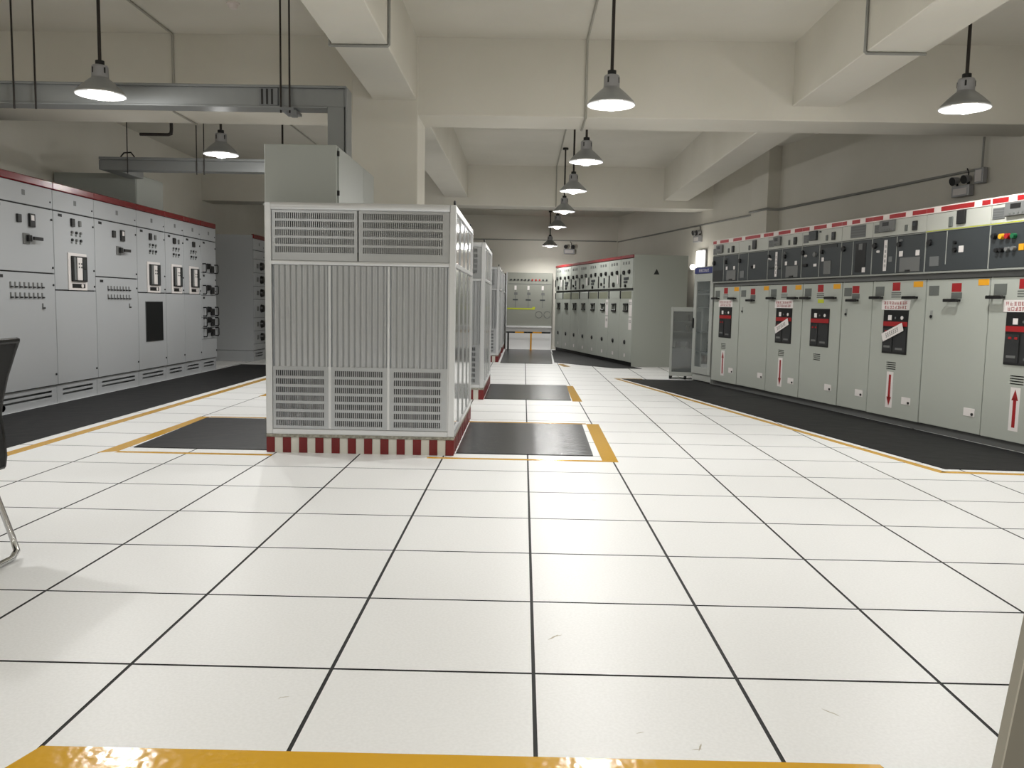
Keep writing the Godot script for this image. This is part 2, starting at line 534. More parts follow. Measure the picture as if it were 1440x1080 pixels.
func tape(label: String, strips: Array) -> void:
	var t := thing("floor_tape", label, "tape", Vector3.ZERO, 0.0, "yellow floor tapes")
	for s in strips:
		if s.size() == 4 and s[0] is float:
			bx(t, "strip", "yellow_tape", s[0], s[1], 0.0, 0.0012, s[2], s[3])
		else:
			prism(t, "strip", "yellow_tape", s, 0.0, 0.0012)

func build_floor_cover() -> void:
	mat_on_floor("glossy black mat between the first transformer and the wide yellow tape corner", [Vector2(-0.52, -3.60), Vector2(0.475, -3.60), Vector2(0.505, -5.18), Vector2(-0.52, -5.18)], "rubber_shiny")
	mat_on_floor("black mat between the first transformer and the low-voltage aisle", [Vector2(-2.86, -3.57), Vector2(-1.89, -3.57), Vector2(-1.89, -5.14), Vector2(-2.92, -5.13)])
	mat_on_floor("black mat between the second transformer and a short yellow tape", [Vector2(-0.48, -7.09), Vector2(0.515, -7.09), Vector2(0.55, -8.85), Vector2(-0.48, -8.85)], "rubber_shiny")
	mat_on_floor("black mat on the far side of the second transformer", [Vector2(-2.86, -7.09), Vector2(-1.9, -7.09), Vector2(-1.9, -8.85), Vector2(-2.9, -8.85)])
	mat_on_floor("grey scuffed mat before the mimic panel beside the last transformers", [Vector2(-0.46, -12.9), Vector2(0.50, -12.9), Vector2(0.62, -17.6), Vector2(-0.46, -17.6)], "rubber_shiny")
	mat_on_floor("dark mat along the row of red-topped switchgear at the far end", [Vector2(0.55, -13.35), Vector2(1.53, -12.15), Vector2(2.03, -12.15), Vector2(0.78, -17.5), Vector2(0.64, -17.5)])
	mat_on_floor("long black mat before the switchgear with red and white strips", [Vector2(1.93, -7.86), Vector2(2.90, -3.38), Vector2(4.02, -3.34), Vector2(3.02, -7.80)])
	mat_on_floor("black mat before the glass-fronted tool cabinet", [Vector2(1.44, -10.05), Vector2(1.928, -7.87), Vector2(3.015, -7.81), Vector2(2.52, -10.0)])
	mat_on_floor("long black mat before the low-voltage cabinets with breakers", [Vector2(-4.72, 1.5), Vector2(-3.71, 1.5), Vector2(-3.71, -7.86), Vector2(-4.72, -7.88)])
	mat_on_floor("black mat before the end of the low-voltage cabinets", [Vector2(-4.72, -7.885), Vector2(-3.71, -7.865), Vector2(-3.70, -11.4), Vector2(-4.72, -11.4)])
	tape("long yellow tape line beside the low-voltage cabinet mats", [[-3.615, -3.525, 1.5, -9.6]])
	tape("yellow tape frame round the mat on the low-voltage side of the first transformer", [[Vector2(-3.01, -3.34), Vector2(-2.90, -3.42), Vector2(-2.92, -5.22), Vector2(-3.01, -5.22)], [-2.90, -1.80, -3.42, -3.365], [-2.92, -1.87, -5.24, -5.19]])
	tape("wide yellow tape corner round the glossy mat of the first transformer", [[Vector2(0.525, -3.385), Vector2(0.635, -3.385), Vector2(0.66, -5.24), Vector2(0.545, -5.24)], [-0.71, 0.525, -3.435, -3.385], [-0.54, 0.545, -5.27, -5.22]])
	tape("short yellow tape strip beside the second transformer mat", [[Vector2(0.525, -7.02), Vector2(0.635, -7.02), Vector2(0.635, -8.82), Vector2(0.545, -8.82)]])
	tape("yellow tape on the low-voltage side of the second transformer", [[Vector2(-3.01, -6.92), Vector2(-2.90, -6.98), Vector2(-2.92, -8.82), Vector2(-3.01, -8.82)], [-2.90, -1.87, -6.98, -6.93]])
	tape("small yellow tape patch near the far switchgear mat", [[Vector2(0.60, -12.95), Vector2(0.68, -12.30), Vector2(0.80, -12.30), Vector2(0.70, -12.95)]])
	tape("long yellow tape line round the switchgear mats", [[Vector2(1.335, -10.05), Vector2(2.80, -3.24), Vector2(2.86, -3.28), Vector2(1.40, -10.05)], [Vector2(2.80, -3.24), Vector2(4.1, -3.18), Vector2(4.1, -3.245), Vector2(2.845, -3.305)], [1.335, 1.75, -10.16, -10.10]])
	tape("shiny yellow tape band on the open floor before the desk", [[Vector2(-1.20, 0.465), Vector2(0.83, 0.455), Vector2(0.86, 0.58), Vector2(-1.24, 0.60)]])

# ---------------------------------------------------------------- transformers
func corrugated(p: Node, called: String, x0: float, x1: float, y0: float, y1: float, z: float, pitch: float, depth: float) -> MeshInstance3D:
	var st := new_st()
	var n := int(round((x1 - x0) / pitch))
	var w := (x1 - x0) / n
	var c := Vector3((x0 + x1) * 0.5, (y0 + y1) * 0.5, z)
	var segs := 8
	for k in n * segs:
		var v := []
		for t in [k, k + 1]:
			var ph: float = TAU * t / segs
			v.append([Vector3(x0 + w * float(t) / segs, 0, z + depth * 0.5 * (1.0 - cos(ph))) - Vector3(c.x, 0, c.z), Vector3(-depth * 0.5 * sin(ph) * TAU / w, 0, 1).normalized()])
		var up := Vector3(0, (y1 - y0) * 0.5, 0)
		for q in [[0, -1.0], [0, 1.0], [1, 1.0], [0, -1.0], [1, 1.0], [1, -1.0]]:
			st.set_normal(v[q[0]][1])
			st.add_vertex(v[q[0]][0] + up * q[1])
	return put(p, called, fin(st, "steel"), c)

# a flat sheet with rows of openings cut through it
func sheet(p: Node, called: String, m: String, x0: float, x1: float, y0: float, y1: float, z0: float, z1: float, g0: float, g1: float, rows: Array) -> MeshInstance3D:
	var st := new_st()
	var c := Vector3((x0 + x1) * 0.5, (y0 + y1) * 0.5, (z0 + z1) * 0.5)
	add_box(st, Vector3(x0, y0, z0) - c, Vector3(g0, y1, z1) - c)
	add_box(st, Vector3(g1, y0, z0) - c, Vector3(x1, y1, z1) - c)
	var y := y0
	for r in rows:
		add_box(st, Vector3(g0, y, z0) - c, Vector3(g1, r[0], z1) - c)
		y = r[1]
	add_box(st, Vector3(g0, y, z0) - c, Vector3(g1, y1, z1) - c)
	return put(p, called, fin(st, m), c)

func grille_rows(y_low: float, rows: int, row_h: float, row_pitch: float) -> Array:
	var out := []
	for r in rows:
		out.append([y_low + r * row_pitch, y_low + r * row_pitch + row_h])
	return out

func grille(p: Node, x0: float, x1: float, y_low: float, rows: int, row_h: float, row_pitch: float, slots: int, z: float) -> void:
	var c := Vector3((x0 + x1) * 0.5, y_low, z)
	var bars := new_st()
	for r in rows:
		var y0 := y_low + r * row_pitch
		var w := (x1 - x0) / slots
		for s in slots + 1:
			var x := x0 + s * w
			add_box(bars, Vector3(x - w * 0.22, y0 - 0.001, z - 0.004) - c, Vector3(x + w * 0.22, y0 + row_h + 0.001, z) - c)
	stuff(put(p, "grille_bars", fin(bars, "steel"), c))

func round_rail(p: Node, x0: float, x1: float, y0: float, y1: float, zb: float, depth: float) -> void:
	# a rail with a rounded front
	var st := new_st()
	var c := Vector3((x0 + x1) * 0.5, (y0 + y1) * 0.5, zb)
	var h := (y1 - y0) * 0.5
	var n := 12
	for k in n:
		var v := []
		for t in [PI * k / n - PI / 2, PI * (k + 1) / n - PI / 2]:
			v.append([Vector3(0, sin(t) * h, cos(t) * depth + 0.006), Vector3(0, sin(t) / h, cos(t) / depth).normalized()])
		var w := Vector3((x1 - x0) * 0.5, 0, 0)
		for q in [[v[0], -1.0], [v[1], -1.0], [v[1], 1.0], [v[0], -1.0], [v[1], 1.0], [v[0], 1.0]]:
			st.set_normal(q[0][1])
			st.add_vertex(q[0][0] + w * q[1])
	put(p, "rail", fin(st, "steel_frame"), c)

func make_transformer(label: String, at: Vector3) -> Node3D:
	# origin: middle of the front foot line; body reaches back along -z
	var t := thing("transformer", label, "transformer", at, 0.0, "transformers in steel enclosures")
	var W := 0.67
	var D := 1.95
	bx(t, "plinth", "stripe_white", -W + 0.004, W - 0.004, 0.0, 0.112, -D, -0.004)
	for k in 12:
		var a := -W + k * (2.0 * W) / 23.0 * 2.0
		bx(t, "stripe", "stripe_red", a, a + 2.0 * W / 23.0, 0.001, 0.111, -0.02, 0.0)
	for k in 16:
		for s in [-1.0, 1.0]:
			var z := -0.0 - k * 0.122 - 0.061
			bx(t, "stripe", "stripe_red", s * W, s * (W - 0.01), 0.001, 0.111, z, z - 0.061)
	bx(t, "foot_ledge", "mud", -W, W, 0.112, 0.134, -D, 0.006, 0.004)
	bx(t, "core_casing", "plinth_grey", -W + 0.16, W - 0.16, 0.14, 1.45, -D + 0.2, -0.42)
	for sx in [-1.0, 1.0]:
		bx(t, "post", "steel_frame", sx * W, sx * (W - 0.045), 0.134, 1.765, -0.045, 0.004, 0.004)
		bx(t, "post", "steel_frame", sx * W, sx * (W - 0.045), 0.134, 1.765, -D, -D + 0.045, 0.004)
		bx(t, "rail", "steel_frame", sx * W, sx * (W - 0.03), 1.715, 1.764, -D + 0.045, -0.045, 0.004)
		bx(t, "rail", "steel_frame", sx * (W + 0.004), sx * (W - 0.03), 1.335, 1.365, -D + 0.045, -0.045, 0.003)
		bx(t, "rail", "steel_frame", sx * W, sx * (W - 0.03), 0.134, 0.175, -D + 0.045, -0.045, 0.003)
	for z in [0.003, -D]:
		bx(t, "rail", "steel_frame", -W + 0.045, W - 0.045, 1.715, 1.764, z - 0.03 if z > -1.0 else z, z if z > -1.0 else z + 0.03, 0.004)
		bx(t, "rail", "steel_frame", -W + 0.045, W - 0.045, 0.134, 0.172, z - 0.03 if z > -1.0 else z, z if z > -1.0 else z + 0.03, 0.003)
	round_rail(t, -W + 0.045, W - 0.045, 1.335, 1.364, -0.012, 0.008)
	round_rail(t, -W + 0.045, W - 0.045, 1.716, 1.765, -0.004, 0.012)
	bx(t, "roof", "steel_side", -W + 0.02, W - 0.02, 1.745, 1.757, -D + 0.02, -0.02)
	for q in [Vector2(W - 0.02, -0.1), Vector2(-W + 0.02, -D + 0.1), Vector2(W - 0.02, -D + 0.1)]:
		tube(t, "lifting_eye", "black_matt", [Vector3(q.x, 1.765, q.y - 0.012), Vector3(q.x, 1.79, q.y - 0.014), Vector3(q.x, 1.80, q.y), Vector3(q.x, 1.79, q.y + 0.014), Vector3(q.x, 1.765, q.y + 0.012)], 0.007, 6)
	# front: two upper louvred panels, three lower corrugated ones
	var ux := [[-0.622, -0.022], [-0.012, 0.622]]
	for u in ux:
		var g0: float = u[0] + 0.022 if u[0] < -0.3 else u[0] + 0.028
		var g1: float = u[1] - 0.022 if u[1] < 0.3 else u[1] - 0.045
		var p := sheet(t, "upper_panel", "steel", u[0], u[1], 1.366, 1.714, -0.014, -0.010, g0, g1, grille_rows(1.42, 5, 0.042, 0.0585))
		grille(p, g0, g1, 1.42, 5, 0.042, 0.0585, 38, -0.010)
	var lx := [[-0.622, -0.222], [-0.212, 0.195], [0.205, 0.622]]
	var gx := [[-0.602, -0.258], [-0.182, 0.160], [0.238, 0.572]]
	for k in 3:
		var p := corrugated(t, "lower_panel", lx[k][0], lx[k][1], 0.616, 1.333, -0.016, 0.0415, 0.012)
		sheet(p, "vent_field", "steel", lx[k][0], lx[k][1], 0.174, 0.62, -0.010, -0.005, gx[k][0], gx[k][1], grille_rows(0.195, 7, 0.040, 0.0595))
		grille(p, gx[k][0], gx[k][1], 0.195, 7, 0.040, 0.0595, 24, -0.005)
		bx(t, "panel_edge", "steel_frame", lx[k][1] - 0.004, lx[k][1] + 0.014, 0.174, 1.333, -0.02, -0.003, 0.002)
	# sides: polished sheets between narrow uprights
	for s in [-1.0, 1.0]:
		for k in 4:
			var z0 := -0.05 - k * 0.465
			bx(t, "side_panel", "steel_side", s * (W - 0.03), s * (W - 0.012), 0.176, 1.334, z0, z0 - 0.455)
			bx(t, "side_panel", "steel_side", s * (W - 0.03), s * (W - 0.012), 1.366, 1.714, z0, z0 - 0.455)
			if k < 3:
				bx(t, "side_upright", "steel", s * (W - 0.02), s * (W - 0.004), 0.176, 1.714, z0 - 0.455, z0 - 0.465, 0.002)
	bx(t, "back_panel", "steel", -W + 0.045, W - 0.045, 0.174, 1.714, -D + 0.006, -D + 0.02)
	return t

func build_transformers() -> void:
	var t := make_transformer("steel transformer enclosure on a striped plinth with a cable box on top", Vector3(-1.20, 0, -3.5))
	copy_of(t, Vector3(-1.155, 0, -7.02), "second steel transformer enclosure, standing behind the square column")
	copy_of(t, Vector3(-1.17, 0, -13.1), "third steel transformer enclosure, after a wide gap of white floor")
	copy_of(t, Vector3(-1.17, 0, -16.0), "last steel transformer enclosure, next to the end wall")
	# cable boxes and busbar ducts
	var b := thing("cable_box", "grey steel cable box with side doors on top of the first transformer", "cable box", Vector3(-1.675, 1.765, -3.72))
	bx(b, "body", "box_grey", -0.26, 0.262, 0.0, 0.435, -1.46, 0.0, 0.004)
	bx(b, "side_door", "box_grey", 0.262, 0.272, 0.012, 0.423, -0.03, -0.95, 0.003)
	bx(b, "side_door", "box_grey", 0.262, 0.272, 0.012, 0.423, -0.962, -1.44, 0.003)
	for y in [0.08, 0.36]:
		bx(b, "hinge", "black_matt", 0.262, 0.278, y, y + 0.035, -0.012, -0.028)
	bx(b, "base_flange", "box_grey", -0.27, 0.27, 0.0, 0.012, -1.47, 0.01)
	var d := thing("busbar_duct", "grey busbar duct running across the room and down to the first transformer", "duct", Vector3(0, 0, -4.5))
	bx(d, "duct_run", "duct_grey", -5.9, -1.525, 2.64, 2.782, -0.16, 0.0, 0.003)
	bx(d, "top_flange", "duct_grey", -5.9, -1.505, 2.782, 2.80, -0.18, 0.025, 0.003)
	bx(d, "lower_flange", "duct_grey", -5.9, -1.66, 2.626, 2.642, -0.17, 0.012, 0.003)
	bx(d, "drop", "duct_grey", -1.66, -1.525, 2.202, 2.642, -0.16, 0.0, 0.003)
	bx(d, "drop_flange", "duct_grey", -1.514, -1.50, 2.202, 2.79, -0.17, 0.012, 0.003)
	bx(d, "end_plate", "galvanised", -1.525, -1.51, 2.64, 2.795, -0.165, 0.005)
	bx(d, "joint_pack", "galvanised", -2.21, -2.055, 2.643, 2.779, -0.165, 0.018, 0.003)
	for x in [-2.19, -2.15, -2.11]:
		bx(d, "joint_slot", "black_matt", x, x + 0.015, 2.65, 2.77, 0.012, 0.021)
	bx(d, "bracket", "galvanised", -2.03, -1.92, 2.60, 2.622, -0.2, 0.05)
	bx(d, "bracket", "galvanised", -1.945, -1.90, 2.55, 2.60, 0.0, 0.05)
	for x in [-4.18, -4.005, -2.027, -1.956]:
		cyl(d, "hanger_rod", "rod", Vector3(x, 2.58, 0.035), Vector3(x, 3.57, 0.035), 0.0075, -1.0, 8)
	bx(d, "hanger_plate", "rod", -2.0, -1.91, 3.55, 3.57, 0.0, 0.07)
	bx(d, "hanger_plate", "rod", -4.05, -3.96, 3.55, 3.57, 0.0, 0.07)
	var e := thing("busbar_duct", "grey busbar duct behind the first beam, reaching the box over the cabinets", "duct", Vector3(0, 0, -7.4))
	bx(e, "duct_run", "duct_grey", -4.98, -1.35, 2.545, 2.66, -0.16, 0.0, 0.003)
	bx(e, "top_flange", "duct_grey", -4.98, -1.33, 2.66, 2.69, -0.18, 0.025, 0.003)
	bx(e, "elbow", "duct_grey", -4.98, -4.80, 2.545, 2.655, -0.72, -0.162, 0.003)
	bx(e, "end_plate", "galvanised", -4.992, -4.982, 2.55, 2.655, -0.15, -0.005)
	bx(e, "drop", "duct_grey", -1.49, -1.35, 2.2, 2.545, -0.16, 0.0, 0.003)
	for x in [-4.64, -3.84, -3.755, -1.9]:
		cyl(e, "hanger_rod", "rod", Vector3(x, 2.5, 0.035), Vector3(x, 3.57, 0.035), 0.006, -1.0, 8)
	tube(e, "saddle", "rod", [Vector3(-4.72, 2.69, 0.03), Vector3(-4.68, 2.735, 0.03), Vector3(-4.6, 2.74, 0.03), Vector3(-4.56, 2.69, 0.03)], 0.008, 6)
	var f := thing("cable_box", "grey cable box behind the column on top of the second transformer", "cable box", Vector3(-1.63, 1.765, -7.2))
	bx(f, "body", "box_grey", -0.26, 0.262, 0.0, 0.435, -1.46, 0.0, 0.004)
	bx(f, "side_door", "box_grey", 0.262, 0.272, 0.012, 0.423, -0.03, -0.95, 0.003)
	var g := thing("cable_box", "grey steel cable box on top of the low-voltage cabinets", "cable box", Vector3(-4.9, 2.202, -8.12))
	bx(g, "body", "box_grey", -1.02, 0.0, 0.0, 0.41, -0.78, 0.0, 0.004)
	bx(g, "side_cover", "box_grey", 0.0, 0.008, 0.012, 0.40, -0.77, -0.012, 0.002)

# ---------------------------------------------------------------- low-voltage cabinets (face +x: local x runs away from the camera)
func lv_base(w: float, label: String, s: float) -> Node3D:
	var t := thing("low_voltage_cabinet", label, "cabinet", Vector3(-4.75, 0, -6.0 - s), PI / 2, "low-voltage cabinets")
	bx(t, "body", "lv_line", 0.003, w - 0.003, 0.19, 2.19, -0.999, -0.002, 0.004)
	bx(t, "side_panel", "lv_grey", 0.0, 0.004, 0.192, 2.19, -1.0, -0.002)
	bx(t, "side_panel", "lv_grey", w - 0.004, w, 0.192, 2.19, -1.0, -0.002)
	bx(t, "plinth", "lv_grey", 0.0, w, 0.0, 0.186, -0.97, -0.12, 0.004)
	bx(t, "plinth_side", "lv_grey", 0.0, 0.004, 0.0, 0.184, -0.121, -0.012)
	bx(t, "plinth_side", "lv_grey", w - 0.004, w, 0.0, 0.184, -0.121, -0.012)
	sheet(t, "plinth_plate", "lv_grey", 0.004, w - 0.004, 0.0, 0.184, -0.012, -0.006, 0.11, w - 0.09, [[0.075, 0.095], [0.12, 0.14]])
	bx(t, "header", "lv_grey", 0.004, w - 0.004, 1.938, 2.128, -0.002, 0.012, 0.003)
	bx(t, "emblem", "lv_mark", w * 0.5 - 0.008, w * 0.5 + 0.042, 2.017, 2.067, 0.012, 0.0135)
	bx(t, "red_strip", "lv_red", 0.002, w - 0.002, 2.132, 2.205, -0.03, 0.02, 0.008)
	for y in [1.83, 1.36, 1.19, 0.30]:
		cyl(t, "latch", "black_matt", Vector3(w - 0.035, y, 0.01), Vector3(w - 0.035, y, 0.02), 0.011, -1.0, 8)
	cyl(t, "latch", "black_matt", Vector3(w - 0.045, 2.0, 0.01), Vector3(w - 0.045, 2.0, 0.018), 0.009, -1.0, 8)
	return t

func lv_door(t: Node3D, w: float, y0: float, y1: float) -> MeshInstance3D:
	return bx(t, "door", "lv_grey", 0.005, w - 0.005, y0, y1, -0.002, 0.012, 0.003)

func plate(t: Node, called: String, m: String, x: float, y: float, w: float, h: float, z: float, th: float) -> MeshInstance3D:
	return bx(t, called, m, x - w * 0.5, x + w * 0.5, y - h * 0.5, y + h * 0.5, z, z + th, minf(0.003, th * 0.3))

func lv_type_a(label: String, s: float) -> void:
	var t := lv_base(1.0, label, s)
	lv_door(t, 1.0, 1.308, 1.925)
	lv_door(t, 1.0, 0.195, 1.296)
	var Z := 0.012
	plate(t, "name_tag", "black_matt", 0.125, 1.893, 0.07, 0.028, Z, 0.003)
	plate(t, "name_tag", "black_matt", 0.125, 1.256, 0.07, 0.028, Z, 0.003)
	plate(t, "meter", "black", 0.42, 1.795, 0.062, 0.075, Z, 0.02)
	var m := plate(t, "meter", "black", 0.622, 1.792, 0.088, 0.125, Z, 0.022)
	plate(m, "meter_face", "label_white", 0.62, 1.815, 0.05, 0.05, Z + 0.022, 0.001)  # white patch paints the highlight on the meter glass
	var h := plate(t, "rotary_handle", "plate_grey", 0.53, 1.615, 0.10, 0.10, Z, 0.012)
	plate(h, "boss", "black", 0.545, 1.62, 0.05, 0.06, Z + 0.012, 0.03)
	plate(h, "lever", "black", 0.645, 1.622, 0.15, 0.032, Z + 0.042, 0.02)
	for y in [1.18, 1.083]:
		for k in 8:
			var x := 0.265 + k * 0.0715
			var sw := plate(t, "switch", "plate_grey", x, y, 0.02, 0.055, Z, 0.006)
			plate(sw, "toggle", "black_matt", x + 0.008, y - 0.018, 0.034, 0.014, Z + 0.006, 0.012)
	var sw := plate(t, "switch", "plate_grey", 0.77, 0.982, 0.02, 0.055, Z, 0.006)
	plate(sw, "toggle", "black_matt", 0.778, 0.964, 0.034, 0.014, Z + 0.006, 0.012)

func lv_type_b(label: String, s: float, w: float, c: float, window: bool, old: bool) -> void:
	var t := lv_base(w, label, s)
	lv_door(t, w, 1.148, 1.925)
	lv_door(t, w, 0.195, 1.136)
	var Z := 0.012
	plate(t, "name_tag", "black_matt", 0.125, 1.893, 0.07, 0.028, Z, 0.003)
	if w > 0.7:
		plate(t, "meter", "black", c - 0.073, 1.84, 0.062, 0.082, Z, 0.02)
		plate(t, "meter", "plate_grey", c + 0.072, 1.84, 0.042, 0.058, Z, 0.016)
	else:
		plate(t, "meter", "black", c - 0.06 if not old else c, 1.84, 0.075, 0.075, Z, 0.02)
		if not old:
			plate(t, "meter", "plate_grey", c + 0.085, 1.838, 0.035, 0.06, Z, 0.016)
	for y in [1.729, 1.651]:
		for k in 3:
			var x := c - 0.085 + k * 0.084
			plate(t, "button_plate", "label_grey", x, y - 0.016, 0.034, 0.02, Z, 0.002)
			cyl(t, "button", "black_matt" if (k + (0 if y > 1.7 else 1)) % 2 == 1 else "plate_grey", Vector3(x, y + 0.012, Z), Vector3(x, y + 0.012, Z + 0.016), 0.015, -1.0, 10)
	var hw := 0.18 if w > 0.7 else 0.165
	var fr := plate(t, "breaker_frame", "label_white", c, 1.337, hw * 2.0, 0.384, Z, 0.012)
	var z2 := Z + 0.012
	plate(fr, "breaker_body", "black_matt" if not old else "breaker_grey", c + 0.008, 1.367, hw * 1.62, 0.262, z2, 0.02)
	var z3 := z2 + 0.02
	plate(fr, "breaker_cover", "label_white", c - 0.012, 1.367, 0.095, 0.235, z3, 0.01)
	plate(fr, "breaker_cover", "lv_mark", c - 0.095, 1.367, 0.04, 0.235, z3, 0.006)
	plate(fr, "breaker_relay", "slate_dark", c + 0.088, 1.42, 0.06, 0.09, z3, 0.006)
	plate(fr, "breaker_relay", "slate", c + 0.088, 1.305, 0.06, 0.11, z3, 0.006)
	for q in [[-0.03, 1.42], [0.015, 1.42], [-0.03, 1.385], [0.015, 1.385]]:
		plate(fr, "breaker_button", "plate_grey", c + q[0], q[1], 0.02, 0.018, z3 + 0.01, 0.004)
	plate(fr, "rating_plate", "black", c + 0.005, 1.192, hw * 1.4, 0.044, z2, 0.004)
	cyl(fr, "rating_knob", "label_white", Vector3(c + 0.068, 1.192, z2 + 0.003), Vector3(c + 0.068, 1.192, z2 + 0.01), 0.021, -1.0, 12)
	if window:
		var wn := bx(t, "window_frame", "lv_mark", 0.185, 0.685, 0.53, 1.036, Z, Z + 0.006, 0.002)
		bx(wn, "window_pane", "window_dark", 0.192, 0.678, 0.537, 1.029, Z + 0.004, Z + 0.008)

func lv_drawers(label: String, s: float, far: bool) -> void:
	var t := lv_base(0.6, label, s)
	var Z := 0.012
	if not far:
		for d in [[1.462, 1.925], [1.132, 1.456], [0.81, 1.126], [0.655, 0.804], [0.49, 0.649], [0.195, 0.484]]:
			bx(t, "drawer_front", "lv_grey", 0.005, 0.595, d[0], d[1], -0.002, Z, 0.003)
		plate(t, "name_tag", "black_matt", 0.125, 1.893, 0.07, 0.028, Z, 0.003)
		plate(t, "name_tag", "black_matt", 0.11, 1.413, 0.06, 0.028, Z, 0.003)
		plate(t, "name_tag", "black_matt", 0.10, 1.091, 0.06, 0.028, Z, 0.003)
		for y in [1.525, 1.21, 0.89, 0.735, 0.585]:
			for x in [0.07, 0.54]:
				tube(t, "pull_handle", "black", [Vector3(x, y - 0.06, Z), Vector3(x, y - 0.062, Z + 0.045), Vector3(x, y - 0.045, Z + 0.055), Vector3(x, y + 0.045, Z + 0.055), Vector3(x, y + 0.062, Z + 0.045), Vector3(x, y + 0.06, Z)], 0.009, 6)
			cyl(t, "rotary_knob", "black", Vector3(0.25, y + 0.03, Z), Vector3(0.25, y + 0.03, Z + 0.05), 0.045, 0.038, 14)
			plate(t, "indicator_block", "black_matt", 0.40, y - 0.01, 0.11, 0.10, Z, 0.03)
	else:
		var ys := [1.93, 1.78, 1.545, 1.31, 1.08, 0.76, 0.53, 0.30, 0.195]
		for k in 8:
			bx(t, "drawer_front", "lv_grey", 0.005, 0.595, ys[k + 1] + 0.003, ys[k] - 0.003, -0.002, Z, 0.003)
			if k > 0 and k < 7:
				var y: float = (ys[k] + ys[k + 1]) * 0.5
				cyl(t, "rotary_knob", "black", Vector3(0.40, y, Z), Vector3(0.40, y, Z + 0.05), 0.075, 0.06, 14)
				plate(t, "indicator_block", "plate_grey", 0.2, y, 0.09, 0.08, Z, 0.01)

func build_low_voltage() -> void:
	lv_type_a("low-voltage cabinet with two switch rows and a rotary handle, farther from the drawer cabinet", -1.04)
	lv_type_b("wide low-voltage cabinet with one breaker between two cabinets of switch rows", -0.04, 0.8, 0.42, false, false)
	lv_type_a("low-voltage cabinet with two switch rows, between two breaker cabinets", 0.76)
	lv_type_b("wide low-voltage cabinet with a breaker and a dark window in its lower door", 1.76, 0.8, 0.43, true, true)
	lv_type_b("narrow low-voltage breaker cabinet beside the one with the dark window", 2.56, 0.6, 0.335, false, false)
	lv_type_b("narrow low-voltage breaker cabinet beside the cabinet of drawers with black handles", 3.16, 0.6, 0.33, false, true)
	lv_drawers("low-voltage drawer cabinet with black pull handles at the end of the row", 3.76, false)
	for k in 3:
		lv_drawers(["drawer cabinet with black knobs standing first after the gap in the row", "drawer cabinet with black knobs, second after the gap in the row", "drawer cabinet with black knobs, third after the gap in the row"][k], 6.15 + 0.6 * k, true)

# ---------------------------------------------------------------- switchgear with red and white strips
func row_pos(s: float) -> Vector3:
	return ROW_O + Vector3(sin(0.228638), 0, cos(0.228638)) * s

const DASH := [[-3.595, -3.457], [-3.35, -3.10], [-2.97, -2.735], [-2.64, -2.255], [-2.17, -1.943], [-1.823, -1.56], [-1.469, -1.165], [-1.075, -0.837], [-0.741, -0.476], [-0.385, -0.256], [-0.166, 0.104], [0.2, 0.43], [0.524, 0.802], [0.892, 1.278], [1.363, 1.451], [1.474, 1.638], [1.723, 2.1]]

func strokes(p: Node, m: String, x0: float, x1: float, y: float, h: float, n: int, z: float, seed_: int) -> void:
	# a line of small block characters
	rng.seed = seed_
	var st := new_st()
	var w := (x1 - x0) / n
	var c := Vector3((x0 + x1) * 0.5, y, z)
	for k in n:
		var a := x0 + w * (k + 0.12)
		var b := x0 + w * (k + 0.85)
		for r in 3:
			var yy := y + h * (r - 1) * 0.38
			if rng.randf() < 0.85:
				add_box(st, Vector3(a, yy - h * 0.07, z) - c, Vector3(b, yy + h * 0.07, z + 0.0006) - c)
		for r in 2:
			var xx := lerpf(a, b, rng.randf())
			add_box(st, Vector3(xx - h * 0.06, y - h * 0.5, z) - c, Vector3(xx + h * 0.06, y + h * 0.5, z + 0.0006) - c)
	put(p, "lettering", fin(st, m), c)

